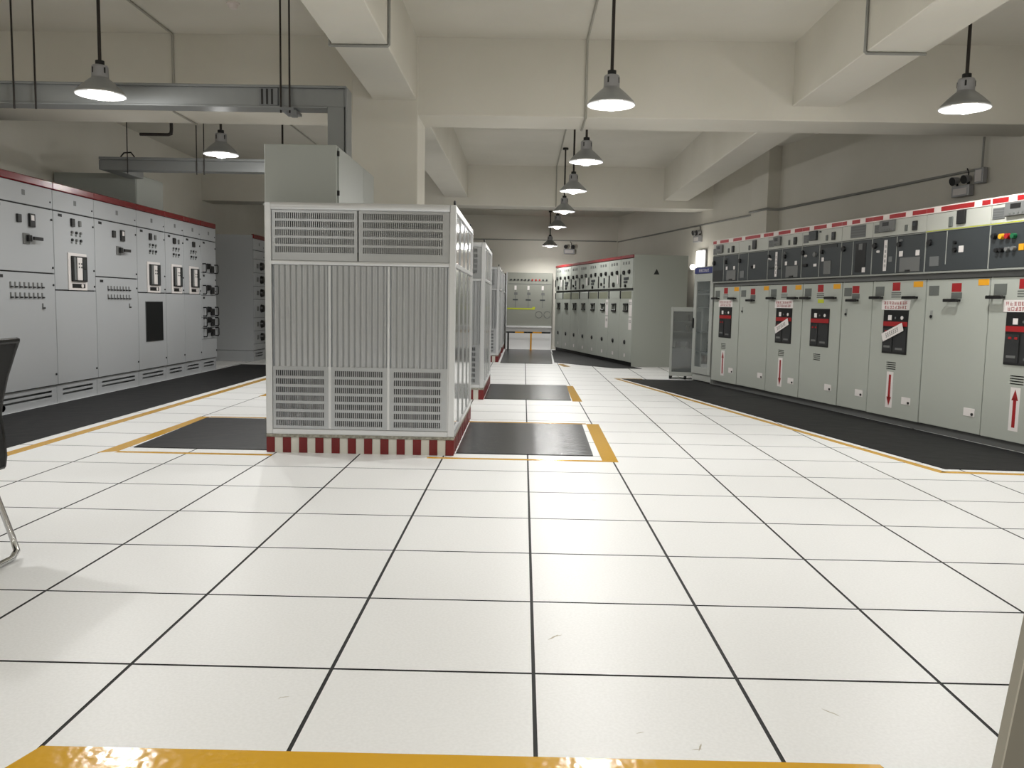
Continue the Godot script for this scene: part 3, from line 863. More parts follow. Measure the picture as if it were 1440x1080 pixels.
func hv_base(w: float, label: String, s: float, kind: String) -> Node3D:
	var t := thing("switchgear_cabinet", label, "cabinet", row_pos(s), ROW_TURN, "switchgear cabinets with red and white strips")
	bx(t, "body", "hv_line", 0.002, w - 0.002, 0.068, 1.99, -0.999, -0.002, 0.003)
	bx(t, "plinth", "plinth_grey", 0.0, w, 0.0, 0.066, -0.97, -0.03)
	bx(t, "side_panel", "hv_grey", 0.0, 0.003, 0.068, 1.99, -1.0, -0.004)
	bx(t, "side_panel", "hv_grey", w - 0.003, w, 0.068, 1.99, -1.0, -0.004)
	if kind == "breaker":
		sheet(t, "door", "hv_grey", 0.006, w - 0.006, 0.075, 1.372, -0.002, 0.014, 0.272, 0.408, grille_rows(0.528, 4, 0.010, 0.0205))
	else:
		bx(t, "door", "hv_grey", 0.006, w - 0.006, 0.075, 1.372, -0.002, 0.014, 0.004)
	bx(t, "shaded_strip", "plinth_grey", 0.0, w, 1.38, 1.425, -0.002, 0.01)  # darker grey paints the shadow lying under the instrument box
	bx(t, "instrument_box", "hv_line", 0.0, w, 1.427, 1.998, 0.0, 0.046)
	bx(t, "lower_ledge", "ledge", 0.0, w, 1.427, 1.443, 0.0, 0.056, 0.002)
	bx(t, "control_panel", "slate", 0.012, w - 0.004, 1.446, 1.786, 0.046, 0.054, 0.002)
	bx(t, "mullion", "ledge", 0.0, 0.011, 1.443, 1.80, 0.046, 0.058, 0.002)
	bx(t, "mid_ledge", "ledge", 0.0, w, 1.789, 1.797, 0.046, 0.058, 0.002)
	if s > 0.5:
		bx(t, "edge_tape", "lime", 0.003, w - 0.003, 1.7965, 1.802, 0.046, 0.059)
	bx(t, "instrument_panel", "hv_light", 0.003, w - 0.003, 1.803, 1.95, 0.046, 0.054, 0.002)
	var sp := bx(t, "top_strip", "strip_white", 0.0, w, 1.952, 2.012, 0.0, 0.06, 0.002)
	for d in DASH:
		var a := maxf(d[0] - s, 0.002)
		var b := minf(d[1] - s, w - 0.002)
		if b > a + 0.01:
			bx(sp, "red_dash", "strip_red", a, b, 1.962, 2.001, 0.058, 0.0615)
	return t

func bar_handle(t: Node3D, x0: float, x1: float, y: float) -> void:
	var h := bx(t, "handle", "black", x0, x1, y - 0.014, y + 0.014, 0.045, 0.07, 0.005)
	for x in [x0 + 0.025, x1 - 0.025]:
		bx(h, "handle_foot", "black", x - 0.01, x + 0.01, y - 0.01, y + 0.01, 0.012, 0.05)

func low_lock(t: Node3D, x: float) -> void:
	var k := bx(t, "lock_plate", "label_white", x, x + 0.125, 0.215, 0.283, 0.014, 0.017, 0.001)
	cyl(k, "lock", "black", Vector3(x + 0.10, 0.235, 0.016), Vector3(x + 0.10, 0.235, 0.024), 0.012, -1.0, 10)

func arrow(t: Node3D, up: bool) -> void:
	var k := bx(t, "arrow_sticker", "label_white", 0.29, 0.385, 0.16, 0.505, 0.014, 0.0155)
	var st := new_st()
	var z0 := 0.0155
	var s := 1.0 if up else -1.0
	var c := Vector3(0.338, 0.333, z0)
	add_box(st, Vector3(-0.016, -0.145 if up else -0.09, 0), Vector3(0.016, 0.09 if up else 0.145, 0.0008))
	otri(st, Vector3(-0.033, 0.07 * s, 0.0008), Vector3(0.033, 0.07 * s, 0.0008), Vector3(0, 0.158 * s, 0.0008), Vector3(0, 0, -1))
	put(k, "arrow", fin(st, "label_red"), c)

func hv_breaker(label: String, s: float, opt: Dictionary) -> Node3D:
	var w: float = opt.get("w", 0.75)
	var t := hv_base(w, label, s, "breaker")
	var Z := 0.014
	bar_handle(t, 0.01, 0.18, 1.214)
	bar_handle(t, 0.495, 0.672, 1.214)
	bx(t, "name_plate", "label_grey", 0.045, 0.175, 1.232, 1.322, Z, Z + 0.003)
	bx(t, "number_sticker", "label_red", 0.297, 0.405, 1.28, 1.357, Z, Z + 0.002)
	for y in [1.262, 1.242, 1.222]:
		bx(t, "note_line", "label_grey", 0.285, 0.422, y - 0.006, y + 0.004, Z, Z + 0.002)
	bx(t, "caution_sticker", "label_yellow", 0.59, 0.715, 1.31, 1.362, Z, Z + 0.002)
	if opt.get("lime", false):
		bx(t, "caution_sticker", "lime", 0.31, 0.425, 1.16, 1.2, Z, Z + 0.002)
	if opt.get("sign", false):
		var sg := bx(t, "paper_sign", "label_white", 0.155, 0.56, 1.098, 1.192, Z, Z + 0.004)
		strokes(sg, "label_red", 0.18, 0.53, 1.163, 0.03, 9, Z + 0.004, 5 + int(s * 10))
		strokes(sg, "label_red", 0.2, 0.52, 1.123, 0.03, 9, Z + 0.004, 25 + int(s * 10))
	var wn := bx(t, "breaker_window", "breaker", 0.196, 0.549, 0.68, 1.097, Z, Z + 0.008, 0.003)
	var z2 := Z + 0.008
	bx(wn, "indicator", "label_white", 0.27, 0.318, 1.0, 1.048, z2, z2 + 0.003)
	cyl(wn, "indicator", "plate_grey", Vector3(0.375, 1.022, z2), Vector3(0.375, 1.022, z2 + 0.004), 0.011, -1.0, 8)
	cyl(wn, "indicator", "label_white", Vector3(0.468, 1.024, z2), Vector3(0.468, 1.024, z2 + 0.004), 0.018, -1.0, 10)
	bx(wn, "red_band", "label_red", 0.2, 0.546, 0.943, 0.987, z2, z2 + 0.002)
	bx(wn, "mechanism_cover", "breaker_grey", 0.205, 0.345, 0.70, 0.92, z2, z2 + 0.004)
	bx(wn, "mechanism_cover", "breaker_grey", 0.365, 0.54, 0.70, 0.93, z2, z2 + 0.004)
	for q in [[0.24, 0.895], [0.30, 0.895]]:
		bx(wn, "push_button", "label_red", q[0], q[0] + 0.03, q[1] - 0.012, q[1] + 0.006, z2 + 0.004, z2 + 0.008)
	bx(wn, "rating_plate", "plate_grey", 0.23, 0.32, 0.735, 0.755, z2 + 0.004, z2 + 0.006)
	bx(wn, "rating_plate", "plate_grey", 0.40, 0.50, 0.72, 0.74, z2 + 0.004, z2 + 0.006)
	if opt.get("tag", false):
		var tg := put(t, "paper_tag", tag_mesh(), Vector3(0.355, 0.885, z2 + 0.012))
		tg.rotation.z = 0.38
	if opt.has("arrow"):
		arrow(t, opt["arrow"])
	low_lock(t, 0.52)
	return t

func tag_mesh() -> Mesh:
	if not cache.has("tag"):
		var st := new_st()
		add_box(st, Vector3(-0.155, -0.04, 0), Vector3(0.155, 0.04, 0.001))
		st.set_material(M["label_white"])
		var m: ArrayMesh = st.commit()
		st = new_st()
		for k in 7:
			var x := -0.10 + k * 0.028
			for y in [-0.016, 0.0, 0.016]:
				add_box(st, Vector3(x, y - 0.003, 0.001), Vector3(x + 0.019, y + 0.003, 0.0016))
			add_box(st, Vector3(x + 0.008, -0.022, 0.001), Vector3(x + 0.011, 0.022, 0.0016))
		st.set_material(M["label_grey"])
		m = st.commit(m)
		cache["tag"] = m
	return cache["tag"]

func hv_plain(label: String, s: float, w: float, h0: float) -> Node3D:
	var t := hv_base(w, label, s, "plain")
	var Z := 0.014
	bar_handle(t, h0, h0 + 0.168, 1.188)
	bx(t, "name_plate", "label_grey", 0.04, 0.165, 1.232, 1.318, Z, Z + 0.003)
	bx(t, "number_sticker", "label_red", h0 + 0.042, h0 + 0.155, 1.262, 1.336, Z, Z + 0.002)
	bx(t, "note_plate", "label_grey", h0 + 0.04, h0 + 0.165, 1.205, 1.256, Z, Z + 0.002)
	if w > 0.6:
		bx(t, "caution_sticker", "label_yellow", w - 0.13, w - 0.012, 1.312, 1.364, Z, Z + 0.002)
	var k := bx(t, "key_plate", "ledge", 0.075, 0.105, 1.02, 1.10, Z, Z + 0.004, 0.001)
	cyl(k, "key_barrel", "black", Vector3(0.092, 1.045, Z + 0.003), Vector3(0.092, 1.045, Z + 0.014), 0.013, -1.0, 10)
	low_lock(t, w - 0.195)
	return t

func knob(t: Node3D, m: String, x: float, y: float, r: float, th: float = 0.02) -> void:
	cyl(t, "knob", m, Vector3(x, y, 0.052), Vector3(x, y, 0.054 + th), r, r * 0.85, 12)

func relay(t: Node3D, x0: float, x1: float, y0: float, y1: float) -> void:
	var r := bx(t, "relay", "plate_grey", x0, x1, y0, y1, 0.054, 0.085, 0.005)
	bx(r, "screen", "black", x0 + (x1 - x0) * 0.25, x0 + (x1 - x0) * 0.68, y0 + (y1 - y0) * 0.5, y1 - (y1 - y0) * 0.14, 0.085, 0.087)
	for k in 4:
		var x := x0 + (x1 - x0) * (0.2 + 0.18 * k)
		bx(r, "key", "label_grey", x, x + 0.015, y0 + 0.012, y0 + 0.024, 0.085, 0.088)

func keypad(t: Node3D, x0: float, x1: float, y0: float, y1: float) -> void:
	var r := bx(t, "terminal_plate", "lv_mark", x0, x1, y0, y1, 0.054, 0.06, 0.002)
	for k in 4:
		var y := y0 + (y1 - y0) * (0.14 + 0.22 * k)
		bx(r, "terminal_row", "plinth_grey", x0 + 0.008, x1 - 0.008, y, y + (y1 - y0) * 0.11, 0.06, 0.062)

func meters(t: Node3D, xa: float, xb: float, y: float) -> void:
	plate(t, "meter", "label_grey", xa, y - 0.012, 0.032, 0.06, 0.054, 0.012)
	var m := plate(t, "meter", "black", xb, y, 0.058, 0.085, 0.054, 0.016)
	plate(m, "meter_face", "slate", xb, y + 0.012, 0.035, 0.03, 0.07, 0.001)

func sq(t: Node3D, x: float, y: float, w: float = 0.045) -> void:
	plate(t, "indicator", "label_white", x, y, w, w, 0.054, 0.005)

func feeder_panel(t: Node3D) -> void:
	bx(t, "mullion", "ledge", 0.328, 0.338, 1.446, 1.788, 0.05, 0.057, 0.002)
	sq(t, 0.428, 1.618)
	sq(t, 0.64, 1.616)
	bx(t, "flap", "plate_grey", 0.43, 0.69, 1.452, 1.585, 0.054, 0.06, 0.004)
	knob(t, "black", 0.40, 1.70, 0.026)
	knob(t, "plate_grey", 0.41, 1.742, 0.012)
	bx(t, "flap_catch", "black", 0.52, 0.60, 1.455, 1.472, 0.06, 0.068)

func paper_strip(t: Node3D, x: float, seed_: int) -> void:
	var p := bx(t, "paper_strip", "label_white", x - 0.024, x + 0.024, 1.47, 1.765, 0.057, 0.0585)
	for k in 5:
		strokes(p, "label_grey", x - 0.016, x + 0.016, 1.52 + k * 0.045, 0.026, 1, 0.0585, seed_ + k)

func build_switchgear() -> void:
	var t := hv_breaker("switchgear cabinet with breaker window beside the tool cabinet, upward arrow", -3.56, {"sign": true, "arrow": true})
	relay(t, 0.13, 0.31, 1.83, 1.935)
	keypad(t, 0.01, 0.11, 1.815, 1.90)
	meters(t, 0.465, 0.592, 1.862)
	feeder_panel(t)
	knob(t, "black", 0.05, 1.70, 0.035)
	bx(t, "flap", "slate_dark", 0.03, 0.31, 1.45, 1.60, 0.054, 0.058, 0.003)
	t = hv_plain("plain switchgear door between two breaker cabinets with paper signs", -2.81, 0.75, 0.25)
	plate(t, "meter", "label_grey", 0.283, 1.853, 0.036, 0.06, 0.054, 0.012)
	plate(t, "meter", "black", 0.415, 1.884, 0.088, 0.11, 0.054, 0.018)
	bx(t, "mullion", "ledge", 0.256, 0.266, 1.446, 1.788, 0.05, 0.057, 0.002)
	sq(t, 0.425, 1.612)
	knob(t, "black", 0.375, 1.605, 0.02)
	plate(t, "name_plate", "lv_mark", 0.112, 1.523, 0.105, 0.09, 0.054, 0.004)
	knob(t, "black", 0.04, 1.70, 0.03)
	t = hv_breaker("switchgear cabinet with slanted paper tag and downward arrow beside the limeless breaker", -2.06, {"sign": true, "tag": true, "arrow": false})
	t.set_meta("label", "switchgear cabinet with slanted blank tag, next to the one with a lime sticker")
	relay(t, 0.15, 0.31, 1.835, 1.94)
	keypad(t, 0.01, 0.13, 1.83, 1.91)
	meters(t, 0.478, 0.61, 1.868)
	feeder_panel(t)
	paper_strip(t, 0.205, 40)
	knob(t, "label_white", 0.09, 1.68, 0.012)
	knob(t, "label_white", 0.05, 1.69, 0.012)
	knob(t, "black", 0.04, 1.715, 0.025)
	bx(t, "flap", "slate_dark", 0.05, 0.17, 1.57, 1.59, 0.054, 0.062)
	knob(t, "plate_grey", 0.27, 1.575, 0.02)
	t = hv_breaker("switchgear cabinet with breaker window and a lime sticker, without arrow", -1.31, {"lime": true})
	plate(t, "relay", "slate", 0.24, 1.895, 0.14, 0.10, 0.054, 0.03)
	keypad(t, 0.03, 0.13, 1.825, 1.915)
	meters(t, 0.485, 0.61, 1.868)
	knob(t, "plate_grey", 0.36, 1.93, 0.010)
	bx(t, "mullion", "ledge", 0.352, 0.362, 1.446, 1.788, 0.05, 0.057, 0.002)
	knob(t, "black", 0.03, 1.72, 0.03)
	knob(t, "label_white", 0.10, 1.682, 0.014)
	knob(t, "plate_grey", 0.275, 1.69, 0.03)
	bx(t, "flap", "black", 0.04, 0.13, 1.565, 1.595, 0.054, 0.07)
	plate(t, "indicator", "label_white", 0.28, 1.575, 0.06, 0.03, 0.054, 0.004)
	sq(t, 0.425, 1.63, 0.042)
	knob(t, "black", 0.41, 1.71, 0.025)
	bx(t, "flap", "plate_grey", 0.45, 0.58, 1.47, 1.61, 0.054, 0.06, 0.003)
	bx(t, "inner_frame", "slate_dark", 0.39, 0.68, 1.75, 1.78, 0.054, 0.058)
	t = hv_plain("narrow plain switchgear door with one short handle", -0.56, 0.51, 0.135)
	keypad(t, 0.155, 0.40, 1.82, 1.942)
	bx(t, "mullion", "ledge", 0.2, 0.21, 1.446, 1.788, 0.05, 0.057, 0.002)
	bx(t, "control_window", "black", 0.25, 0.42, 1.47, 1.76, 0.054, 0.057)
	plate(t, "indicator", "plate_grey", 0.335, 1.725, 0.06, 0.06, 0.057, 0.004)
	plate(t, "indicator", "label_white", 0.40, 1.492, 0.05, 0.05, 0.057, 0.004)
	knob(t, "black", 0.05, 1.72, 0.03)
	t = hv_breaker("switchgear cabinet with slanted lettered tag and downward arrow, beside the wide plain door", -0.05, {"sign": true, "tag": true, "arrow": false, "w": 0.76})
	relay(t, 0.13, 0.34, 1.842, 1.948)
	keypad(t, 0.03, 0.115, 1.84, 1.92)
	meters(t, 0.495, 0.615, 1.868)
	bx(t, "mullion", "ledge", 0.368, 0.378, 1.446, 1.788, 0.05, 0.057, 0.002)
	paper_strip(t, 0.215, 60)
	knob(t, "label_white", 0.11, 1.66, 0.014)
	knob(t, "black", 0.05, 1.72, 0.03)
	plate(t, "indicator", "lv_mark", 0.29, 1.58, 0.05, 0.05, 0.054, 0.004)
	sq(t, 0.44, 1.622, 0.05)
	sq(t, 0.667, 1.62, 0.05)
	knob(t, "black", 0.41, 1.71, 0.025)
	knob(t, "plate_grey", 0.44, 1.745, 0.012)
	bx(t, "flap", "plate_grey", 0.43, 0.705, 1.452, 1.585, 0.054, 0.06, 0.004)
	bx(t, "flap_catch", "black", 0.52, 0.58, 1.455, 1.47, 0.06, 0.068)
	t = hv_plain("wide plain switchgear door between two cabinets with arrow stickers", 0.71, 0.75, 0.278)
	plate(t, "meter", "label_grey", 0.306, 1.862, 0.045, 0.085, 0.054, 0.012)
	plate(t, "meter", "black", 0.432, 1.89, 0.095, 0.115, 0.054, 0.02)
	bx(t, "mullion", "ledge", 0.262, 0.272, 1.50, 1.788, 0.05, 0.057, 0.002)
	sq(t, 0.445, 1.622, 0.055)
	knob(t, "black", 0.375, 1.618, 0.022)
	knob(t, "black", 0.375, 1.68, 0.016)
	plate(t, "name_plate", "lv_mark", 0.128, 1.532, 0.115, 0.085, 0.054, 0.004)
	knob(t, "black", 0.06, 1.70, 0.03)
	t = hv_breaker("switchgear cabinet with yellow, red and green lamps on its control panel", 1.46, {"sign": true, "arrow": true})
	keypad(t, 0.02, 0.145, 1.835, 1.925)
	relay(t, 0.165, 0.40, 1.845, 1.955)
	for q in [["black", 0.06, 1.70], ["amber", 0.138, 1.694], ["label_red", 0.198, 1.692], ["green", 0.258, 1.69]]:
		knob(t, q[0], q[1], q[2], 0.024, 0.03)
	for q in [["black", 0.10, 1.585], ["black", 0.145, 1.587], ["plate_grey", 0.205, 1.59], ["plate_grey", 0.265, 1.592]]:
		knob(t, q[0], q[1], q[2], 0.02, 0.03)
	plate(t, "indicator", "label_yellow", 0.33, 1.6, 0.05, 0.05, 0.054, 0.004)

# ---------------------------------------------------------------- far switchgear row
func build_far_row() -> void:
	var names := ["next to the grey end panel", "second from the grey end panel", "third from the grey end panel", "fourth from the grey end panel", "fifth from the grey end panel", "sixth from the grey end panel", "seventh from the grey end panel", "at the mimic panel end"]
	for k in 8:
		var s := -6.80 - 0.65 * (k + 1)
		var w := 0.65
		var t := thing("red_topped_cabinet", "grey switchgear cabinet of the red-topped far row, " + names[k], "cabinet", row_pos(s), ROW_TURN, "red-topped switchgear at the far end")
		bx(t, "body", "hv_line", 0.0, w, 0.07, 1.99, -1.0, -0.002, 0.003)
		bx(t, "plinth", "black_matt", 0.0, w, 0.0, 0.07, -0.95, -0.02)
		bx(t, "door", "hv_grey", 0.006, w - 0.006, 0.078, 1.36, -0.002, 0.014, 0.004)
		bx(t, "instrument_door", "hv_grey", 0.006, w - 0.006, 1.405, 1.935, -0.002, 0.02, 0.004)
		bx(t, "red_strip", "far_red", 0.0, w, 1.945, 2.0, -0.05, 0.024, 0.006)
		bx(t, "upper_band", "olive" if k % 3 != 1 else "hv_grey", 0.07, w - 0.06, 1.22, 1.352, 0.014, 0.017)
		bx(t, "hinge_bar", "black", 0.0, 0.05, 1.43 if k % 4 != 3 else 1.5, 1.66, 0.02, 0.03)
		bx(t, "hinge_bar", "black", 0.0, 0.04, 1.22, 1.36, 0.014, 0.024)
		for y in [1.115, 0.995]:
			bx(t, "latch_bar", "black", 0.22, 0.45, y - 0.018, y + 0.018, 0.014, 0.04, 0.004)
		for x in [0.24, 0.33, 0.43]:
			bx(t, "latch_post", "black", x - 0.012, x + 0.012, 1.0, 1.11, 0.014, 0.028)
		for q in [[0.2, 1.69], [0.48, 1.70]]:
			cyl(t, "knob", "black", Vector3(q[0], q[1], 0.02), Vector3(q[0], q[1], 0.05), 0.042, 0.035, 10)
		for q in [[0.16, 1.86], [0.3, 1.86], [0.44, 1.86]]:
			plate(t, "indicator", "plate_grey", q[0], q[1], 0.06, 0.05, 0.02, 0.006)
		match k % 3:
			0:
				plate(t, "meter_block", "slate", 0.32, 1.58, 0.24, 0.05, 0.02, 0.012)
				plate(t, "meter_block", "slate", 0.29, 1.52, 0.18, 0.04, 0.02, 0.012)
				cyl(t, "knob", "black", Vector3(0.3, 1.45, 0.02), Vector3(0.3, 1.45, 0.045), 0.03, -1.0, 10)
			1:
				cyl(t, "knob", "black", Vector3(0.3, 1.48, 0.02), Vector3(0.3, 1.48, 0.045), 0.045, -1.0, 10)
				plate(t, "meter_block", "label_white", 0.52, 1.57, 0.05, 0.16, 0.02, 0.01)
			2:
				plate(t, "meter_block", "slate", 0.38, 1.56, 0.06, 0.12, 0.02, 0.012)
				plate(t, "meter_block", "slate", 0.38, 1.45, 0.08, 0.05, 0.02, 0.012)
				cyl(t, "knob", "black", Vector3(0.22, 1.5, 0.02), Vector3(0.22, 1.5, 0.045), 0.03, -1.0, 10)
		cyl(t, "lock", "black_matt", Vector3(0.31, 0.43, 0.014), Vector3(0.31, 0.43, 0.03), 0.045, 0.035, 10)
		bx(t, "lock_plate", "label_white", 0.28, 0.35, 0.16, 0.22, 0.014, 0.017)
		if k in [0, 2]:
			for q in [[0.90, 1.2], [0.66, 0.88]]:
				var n := bx(t, "notice_sheet", "label_white", 0.48, 0.63, q[0], q[1], 0.014, 0.0155)
				strokes(n, "label_grey", 0.50, 0.61, q[1] - 0.07, 0.05, 2, 0.0155, k * 7 + 3)
		if k == 0:
			bx(t, "end_panel", "hv_grey", w, w + 0.012, 0.0, 2.0, -1.02, 0.005, 0.003)
			var st := new_st()
			otri(st, Vector3(0, -0.045, -0.055), Vector3(0, -0.045, 0.055), Vector3(0, 0.055, 0), Vector3(-1, 0, 0))
			put(t, "warning_triangle", fin(st, "slate_dark"), Vector3(w + 0.0135, 1.70, -0.42))

# ---------------------------------------------------------------- tool cabinets
func build_tool_cabinets() -> void:
	var t := thing("tool_cabinet", "tall pale glass-fronted tool cabinet with a blue header sign", "cabinet", row_pos(-3.60), ROW_TURN)
	# local x from -0.62 to 0
	bx(t, "back", "inside", -0.62, 0.0, 0.0, 1.66, -0.42, -0.40)
	bx(t, "side_panel", "pale_frame", -0.62, -0.605, 0.0, 1.66, -0.42, 0.0)
	bx(t, "side_panel", "pale_frame", -0.015, 0.0, 0.0, 1.66, -0.42, 0.0)
	bx(t, "roof", "pale_frame", -0.62, 0.0, 1.66, 1.675, -0.42, 0.0)
	bx(t, "base", "pale_frame", -0.62, 0.0, 0.02, 0.12, -0.42, 0.0, 0.003)
	for y in [0.42, 0.72, 1.08, 1.32]:
		bx(t, "shelf", "inside", -0.6, -0.02, y, y + 0.015, -0.40, -0.03)
	bx(t, "header", "label_blue", -0.62, 0.0, 1.575, 1.66, 0.0, 0.02, 0.003)
	strokes(t, "label_white", -0.48, -0.14, 1.617, 0.04, 6, 0.02, 91)
	var d := bx(t, "door_stile", "pale_frame", -0.62, -0.53, 0.12, 1.57, 0.0, 0.02, 0.003)
	bx(t, "door_stile", "pale_frame", -0.09, 0.0, 0.12, 1.57, 0.0, 0.02, 0.003)
	bx(t, "door_rail", "pale_frame", -0.53, -0.09, 1.46, 1.57, 0.0, 0.02, 0.003)
	bx(t, "door_rail", "pale_frame", -0.53, -0.09, 0.12, 0.22, 0.0, 0.02, 0.003)
	bx(t, "glass_pane", "glass", -0.53, -0.09, 0.22, 1.46, 0.006, 0.010)
	bx(d, "handle", "black", -0.60, -0.575, 0.78, 0.93, 0.02, 0.04, 0.004)
	var k := 0
	for y in [0.435, 0.735, 1.095]:
		for x in [-0.5, -0.36, -0.2]:
			k += 1
			tag(cylt("tool_bottle", "black_matt" if k % 3 else "label_grey", t, Vector3(x, y, -0.2), 0.12 + 0.03 * (k % 3)), "small dark canister on the %s inside the tall tool cabinet" % ("lowest shelf" if y < 0.5 else ("middle shelf" if y < 1.0 else "upper shelf")), "canister", "canisters in the tool cabinets")
	var u := thing("tool_cabinet", "low pale glass-fronted cabinet on dark feet beside the tall tool cabinet", "cabinet", Vector3(2.38, 0, -10.22), -0.2)
	bx(u, "back", "inside", -0.21, 0.21, 0.05, 1.07, -0.36, -0.34)
	bx(u, "side_panel", "pale_frame", -0.21, -0.198, 0.05, 1.07, -0.36, 0.0)
	bx(u, "side_panel", "pale_frame", 0.198, 0.21, 0.05, 1.07, -0.36, 0.0)
	bx(u, "roof", "pale_frame", -0.21, 0.21, 1.07, 1.085, -0.36, 0.0)
	bx(u, "floor_plate", "pale_frame", -0.21, 0.21, 0.05, 0.08, -0.36, 0.0)
	for y in [0.45, 0.7, 0.86]:
		bx(u, "shelf", "inside", -0.198, 0.198, y, y + 0.012, -0.34, -0.03)
	bx(u, "door_stile", "pale_frame", -0.21, -0.175, 0.05, 1.07, 0.0, 0.018, 0.002)
	bx(u, "door_stile", "pale_frame", 0.12, 0.21, 0.05, 1.07, 0.0, 0.018, 0.002)
	bx(u, "door_rail", "pale_frame", -0.175, 0.12, 1.02, 1.07, 0.0, 0.018, 0.002)
	bx(u, "door_rail", "pale_frame", -0.175, 0.12, 0.05, 0.11, 0.0, 0.018, 0.002)
	bx(u, "glass_pane", "glass", -0.175, 0.12, 0.11, 1.02, 0.006, 0.010)
	bx(u, "handle", "black", 0.165, 0.19, 0.66, 0.80, 0.018, 0.04, 0.004)
	for q in [[-0.19, -0.02], [0.03, -0.02], [-0.19, -0.33], [0.19, -0.33]]:
		cyl(u, "foot", "black", Vector3(q[0], 0.0, q[1]), Vector3(q[0], 0.05, q[1]), 0.022, -1.0, 10)
	for q in [[0.04, 0.712], [0.08, 0.872], [-0.1, 0.462], [0.05, 0.462]]:
		tag(cylt("tool_bottle", "black_matt", u, Vector3(q[0], q[1], -0.15), 0.10), "small dark canister on the %s inside the low cabinet" % ("bottom shelf" if q[1] < 0.5 else ("middle shelf" if q[1] < 0.8 else "top shelf")), "canister", "canisters in the low cabinet")

func cylt(called: String, m: String, holder: Node3D, at: Vector3, h: float) -> Node:
	var p := holder.transform * at
	return cyl(self, numbered(called), m, p, p + Vector3(0, h, 0), 0.04, 0.036, 12)

# ---------------------------------------------------------------- end wall
func build_end_wall() -> void:
	var t := thing("mimic_panel", "grey mimic diagram panel with small lamps and a yellow busbar line at the end wall", "control panel", Vector3(0, 0, -17.7))
	bx(t, "base", "rim_white", -0.47, 0.63, 0.0, 0.52, -0.24, 0.0, 0.004)
	bx(t, "ledge", "steel_frame", -0.47, 0.63, 0.52, 0.565, -0.24, 0.05, 0.006)
	bx(t, "board", "mimic", -0.45, 0.63, 0.56, 1.83, -0.24, 0.0, 0.006)
	bx(t, "edge_post", "steel_frame", -0.475, -0.45, 0.56, 1.83, -0.24, 0.01, 0.003)
	for k in 11:
		var x := -0.36 + k * 0.085
		cyl(t, "lamp_lens", "label_red" if k in [6, 7, 8] else "black_matt", Vector3(x, 1.66, 0.0), Vector3(x, 1.66, 0.02), 0.022, -1.0, 8)
	bx(t, "diagram_line", "plate_grey", -0.43, 0.6, 1.555, 1.57, 0.0, 0.004)
	bx(t, "diagram_line", "lime", -0.44, 0.22, 0.955, 0.99, 0.0, 0.004)
	bx(t, "diagram_line", "lime", 0.16, 0.23, 0.99, 1.02, 0.0, 0.004)
	for x in [-0.25, 0.06, 0.40]:
		bx(t, "diagram_symbol", "label_white", x - 0.025, x + 0.025, 1.42, 1.52, 0.0, 0.004)
		bx(t, "diagram_symbol", "plate_grey", x - 0.03, x + 0.05, 1.30, 1.36, 0.0, 0.004)
		bx(t, "diagram_symbol", "slate", x - 0.06, x + 0.06, 1.17, 1.20, 0.0, 0.004)
		bx(t, "diagram_line", "plate_grey", x - 0.006, x + 0.006, 1.0, 1.42, 0.0, 0.003)
	for x in [0.32, 0.52]:
		var pts := []
		for k in 13:
			pts.append(Vector3(x + 0.08 * cos(TAU * k / 12.0), 0.84 + 0.08 * sin(TAU * k / 12.0), 0.002))
		tube(t, "diagram_ring", "plate_grey", pts, 0.006, 5)
	var r := thing("barrier_rail", "low black and yellow barrier rail on posts before the mimic panel", "barrier", Vector3(0, 0, -17.42))
	for k in 5:
		var x := -0.45 + k * 0.21
		bx(r, "rail_section", "black" if k in [0, 2, 4] else "label_yellow", x, x + 0.21, 0.40, 0.435, -0.02, 0.02)
	for x in [-0.40, 0.14]:
		bx(r, "post", "label_yellow" if x > -0.3 else "black", x - 0.02, x + 0.02, 0.0, 0.40, -0.02, 0.02)
		bx(r, "foot_plate", "label_yellow" if x > -0.3 else "black", x - 0.04, x + 0.04, 0.0, 0.008, -0.04, 0.04)

func emergency_light(label: String, at: Vector3, turn: float) -> void:
	var t := thing("emergency_light", label, "emergency light", at, turn, "twin-head emergency lights")
	bx(t, "case", "lamp_housing", -0.13, 0.13, -0.06, 0.06, 0.0, 0.07, 0.006)
	bx(t, "label_plate", "label_white", -0.10, 0.10, -0.04, 0.03, 0.07, 0.072)
	for x in [-0.085, 0.085]:
		cyl(t, "arm", "black_matt", Vector3(x, 0.06, 0.035), Vector3(x, 0.10, 0.035), 0.012, -1.0, 8)
		cyl(t, "lamp_head", "lamp_housing", Vector3(x, 0.13, 0.02), Vector3(x, 0.11, 0.10), 0.03, 0.05, 14)
		cyl(t, "lens", "black_matt", Vector3(x, 0.11, 0.10), Vector3(x, 0.109, 0.104), 0.046, -1.0, 14)
	tube(t, "cord", "black_matt", [Vector3(0.05, 0.06, 0.02), Vector3(0.05, 0.2, 0.012), Vector3(0.02, 0.24, 0.01)], 0.007, 6)

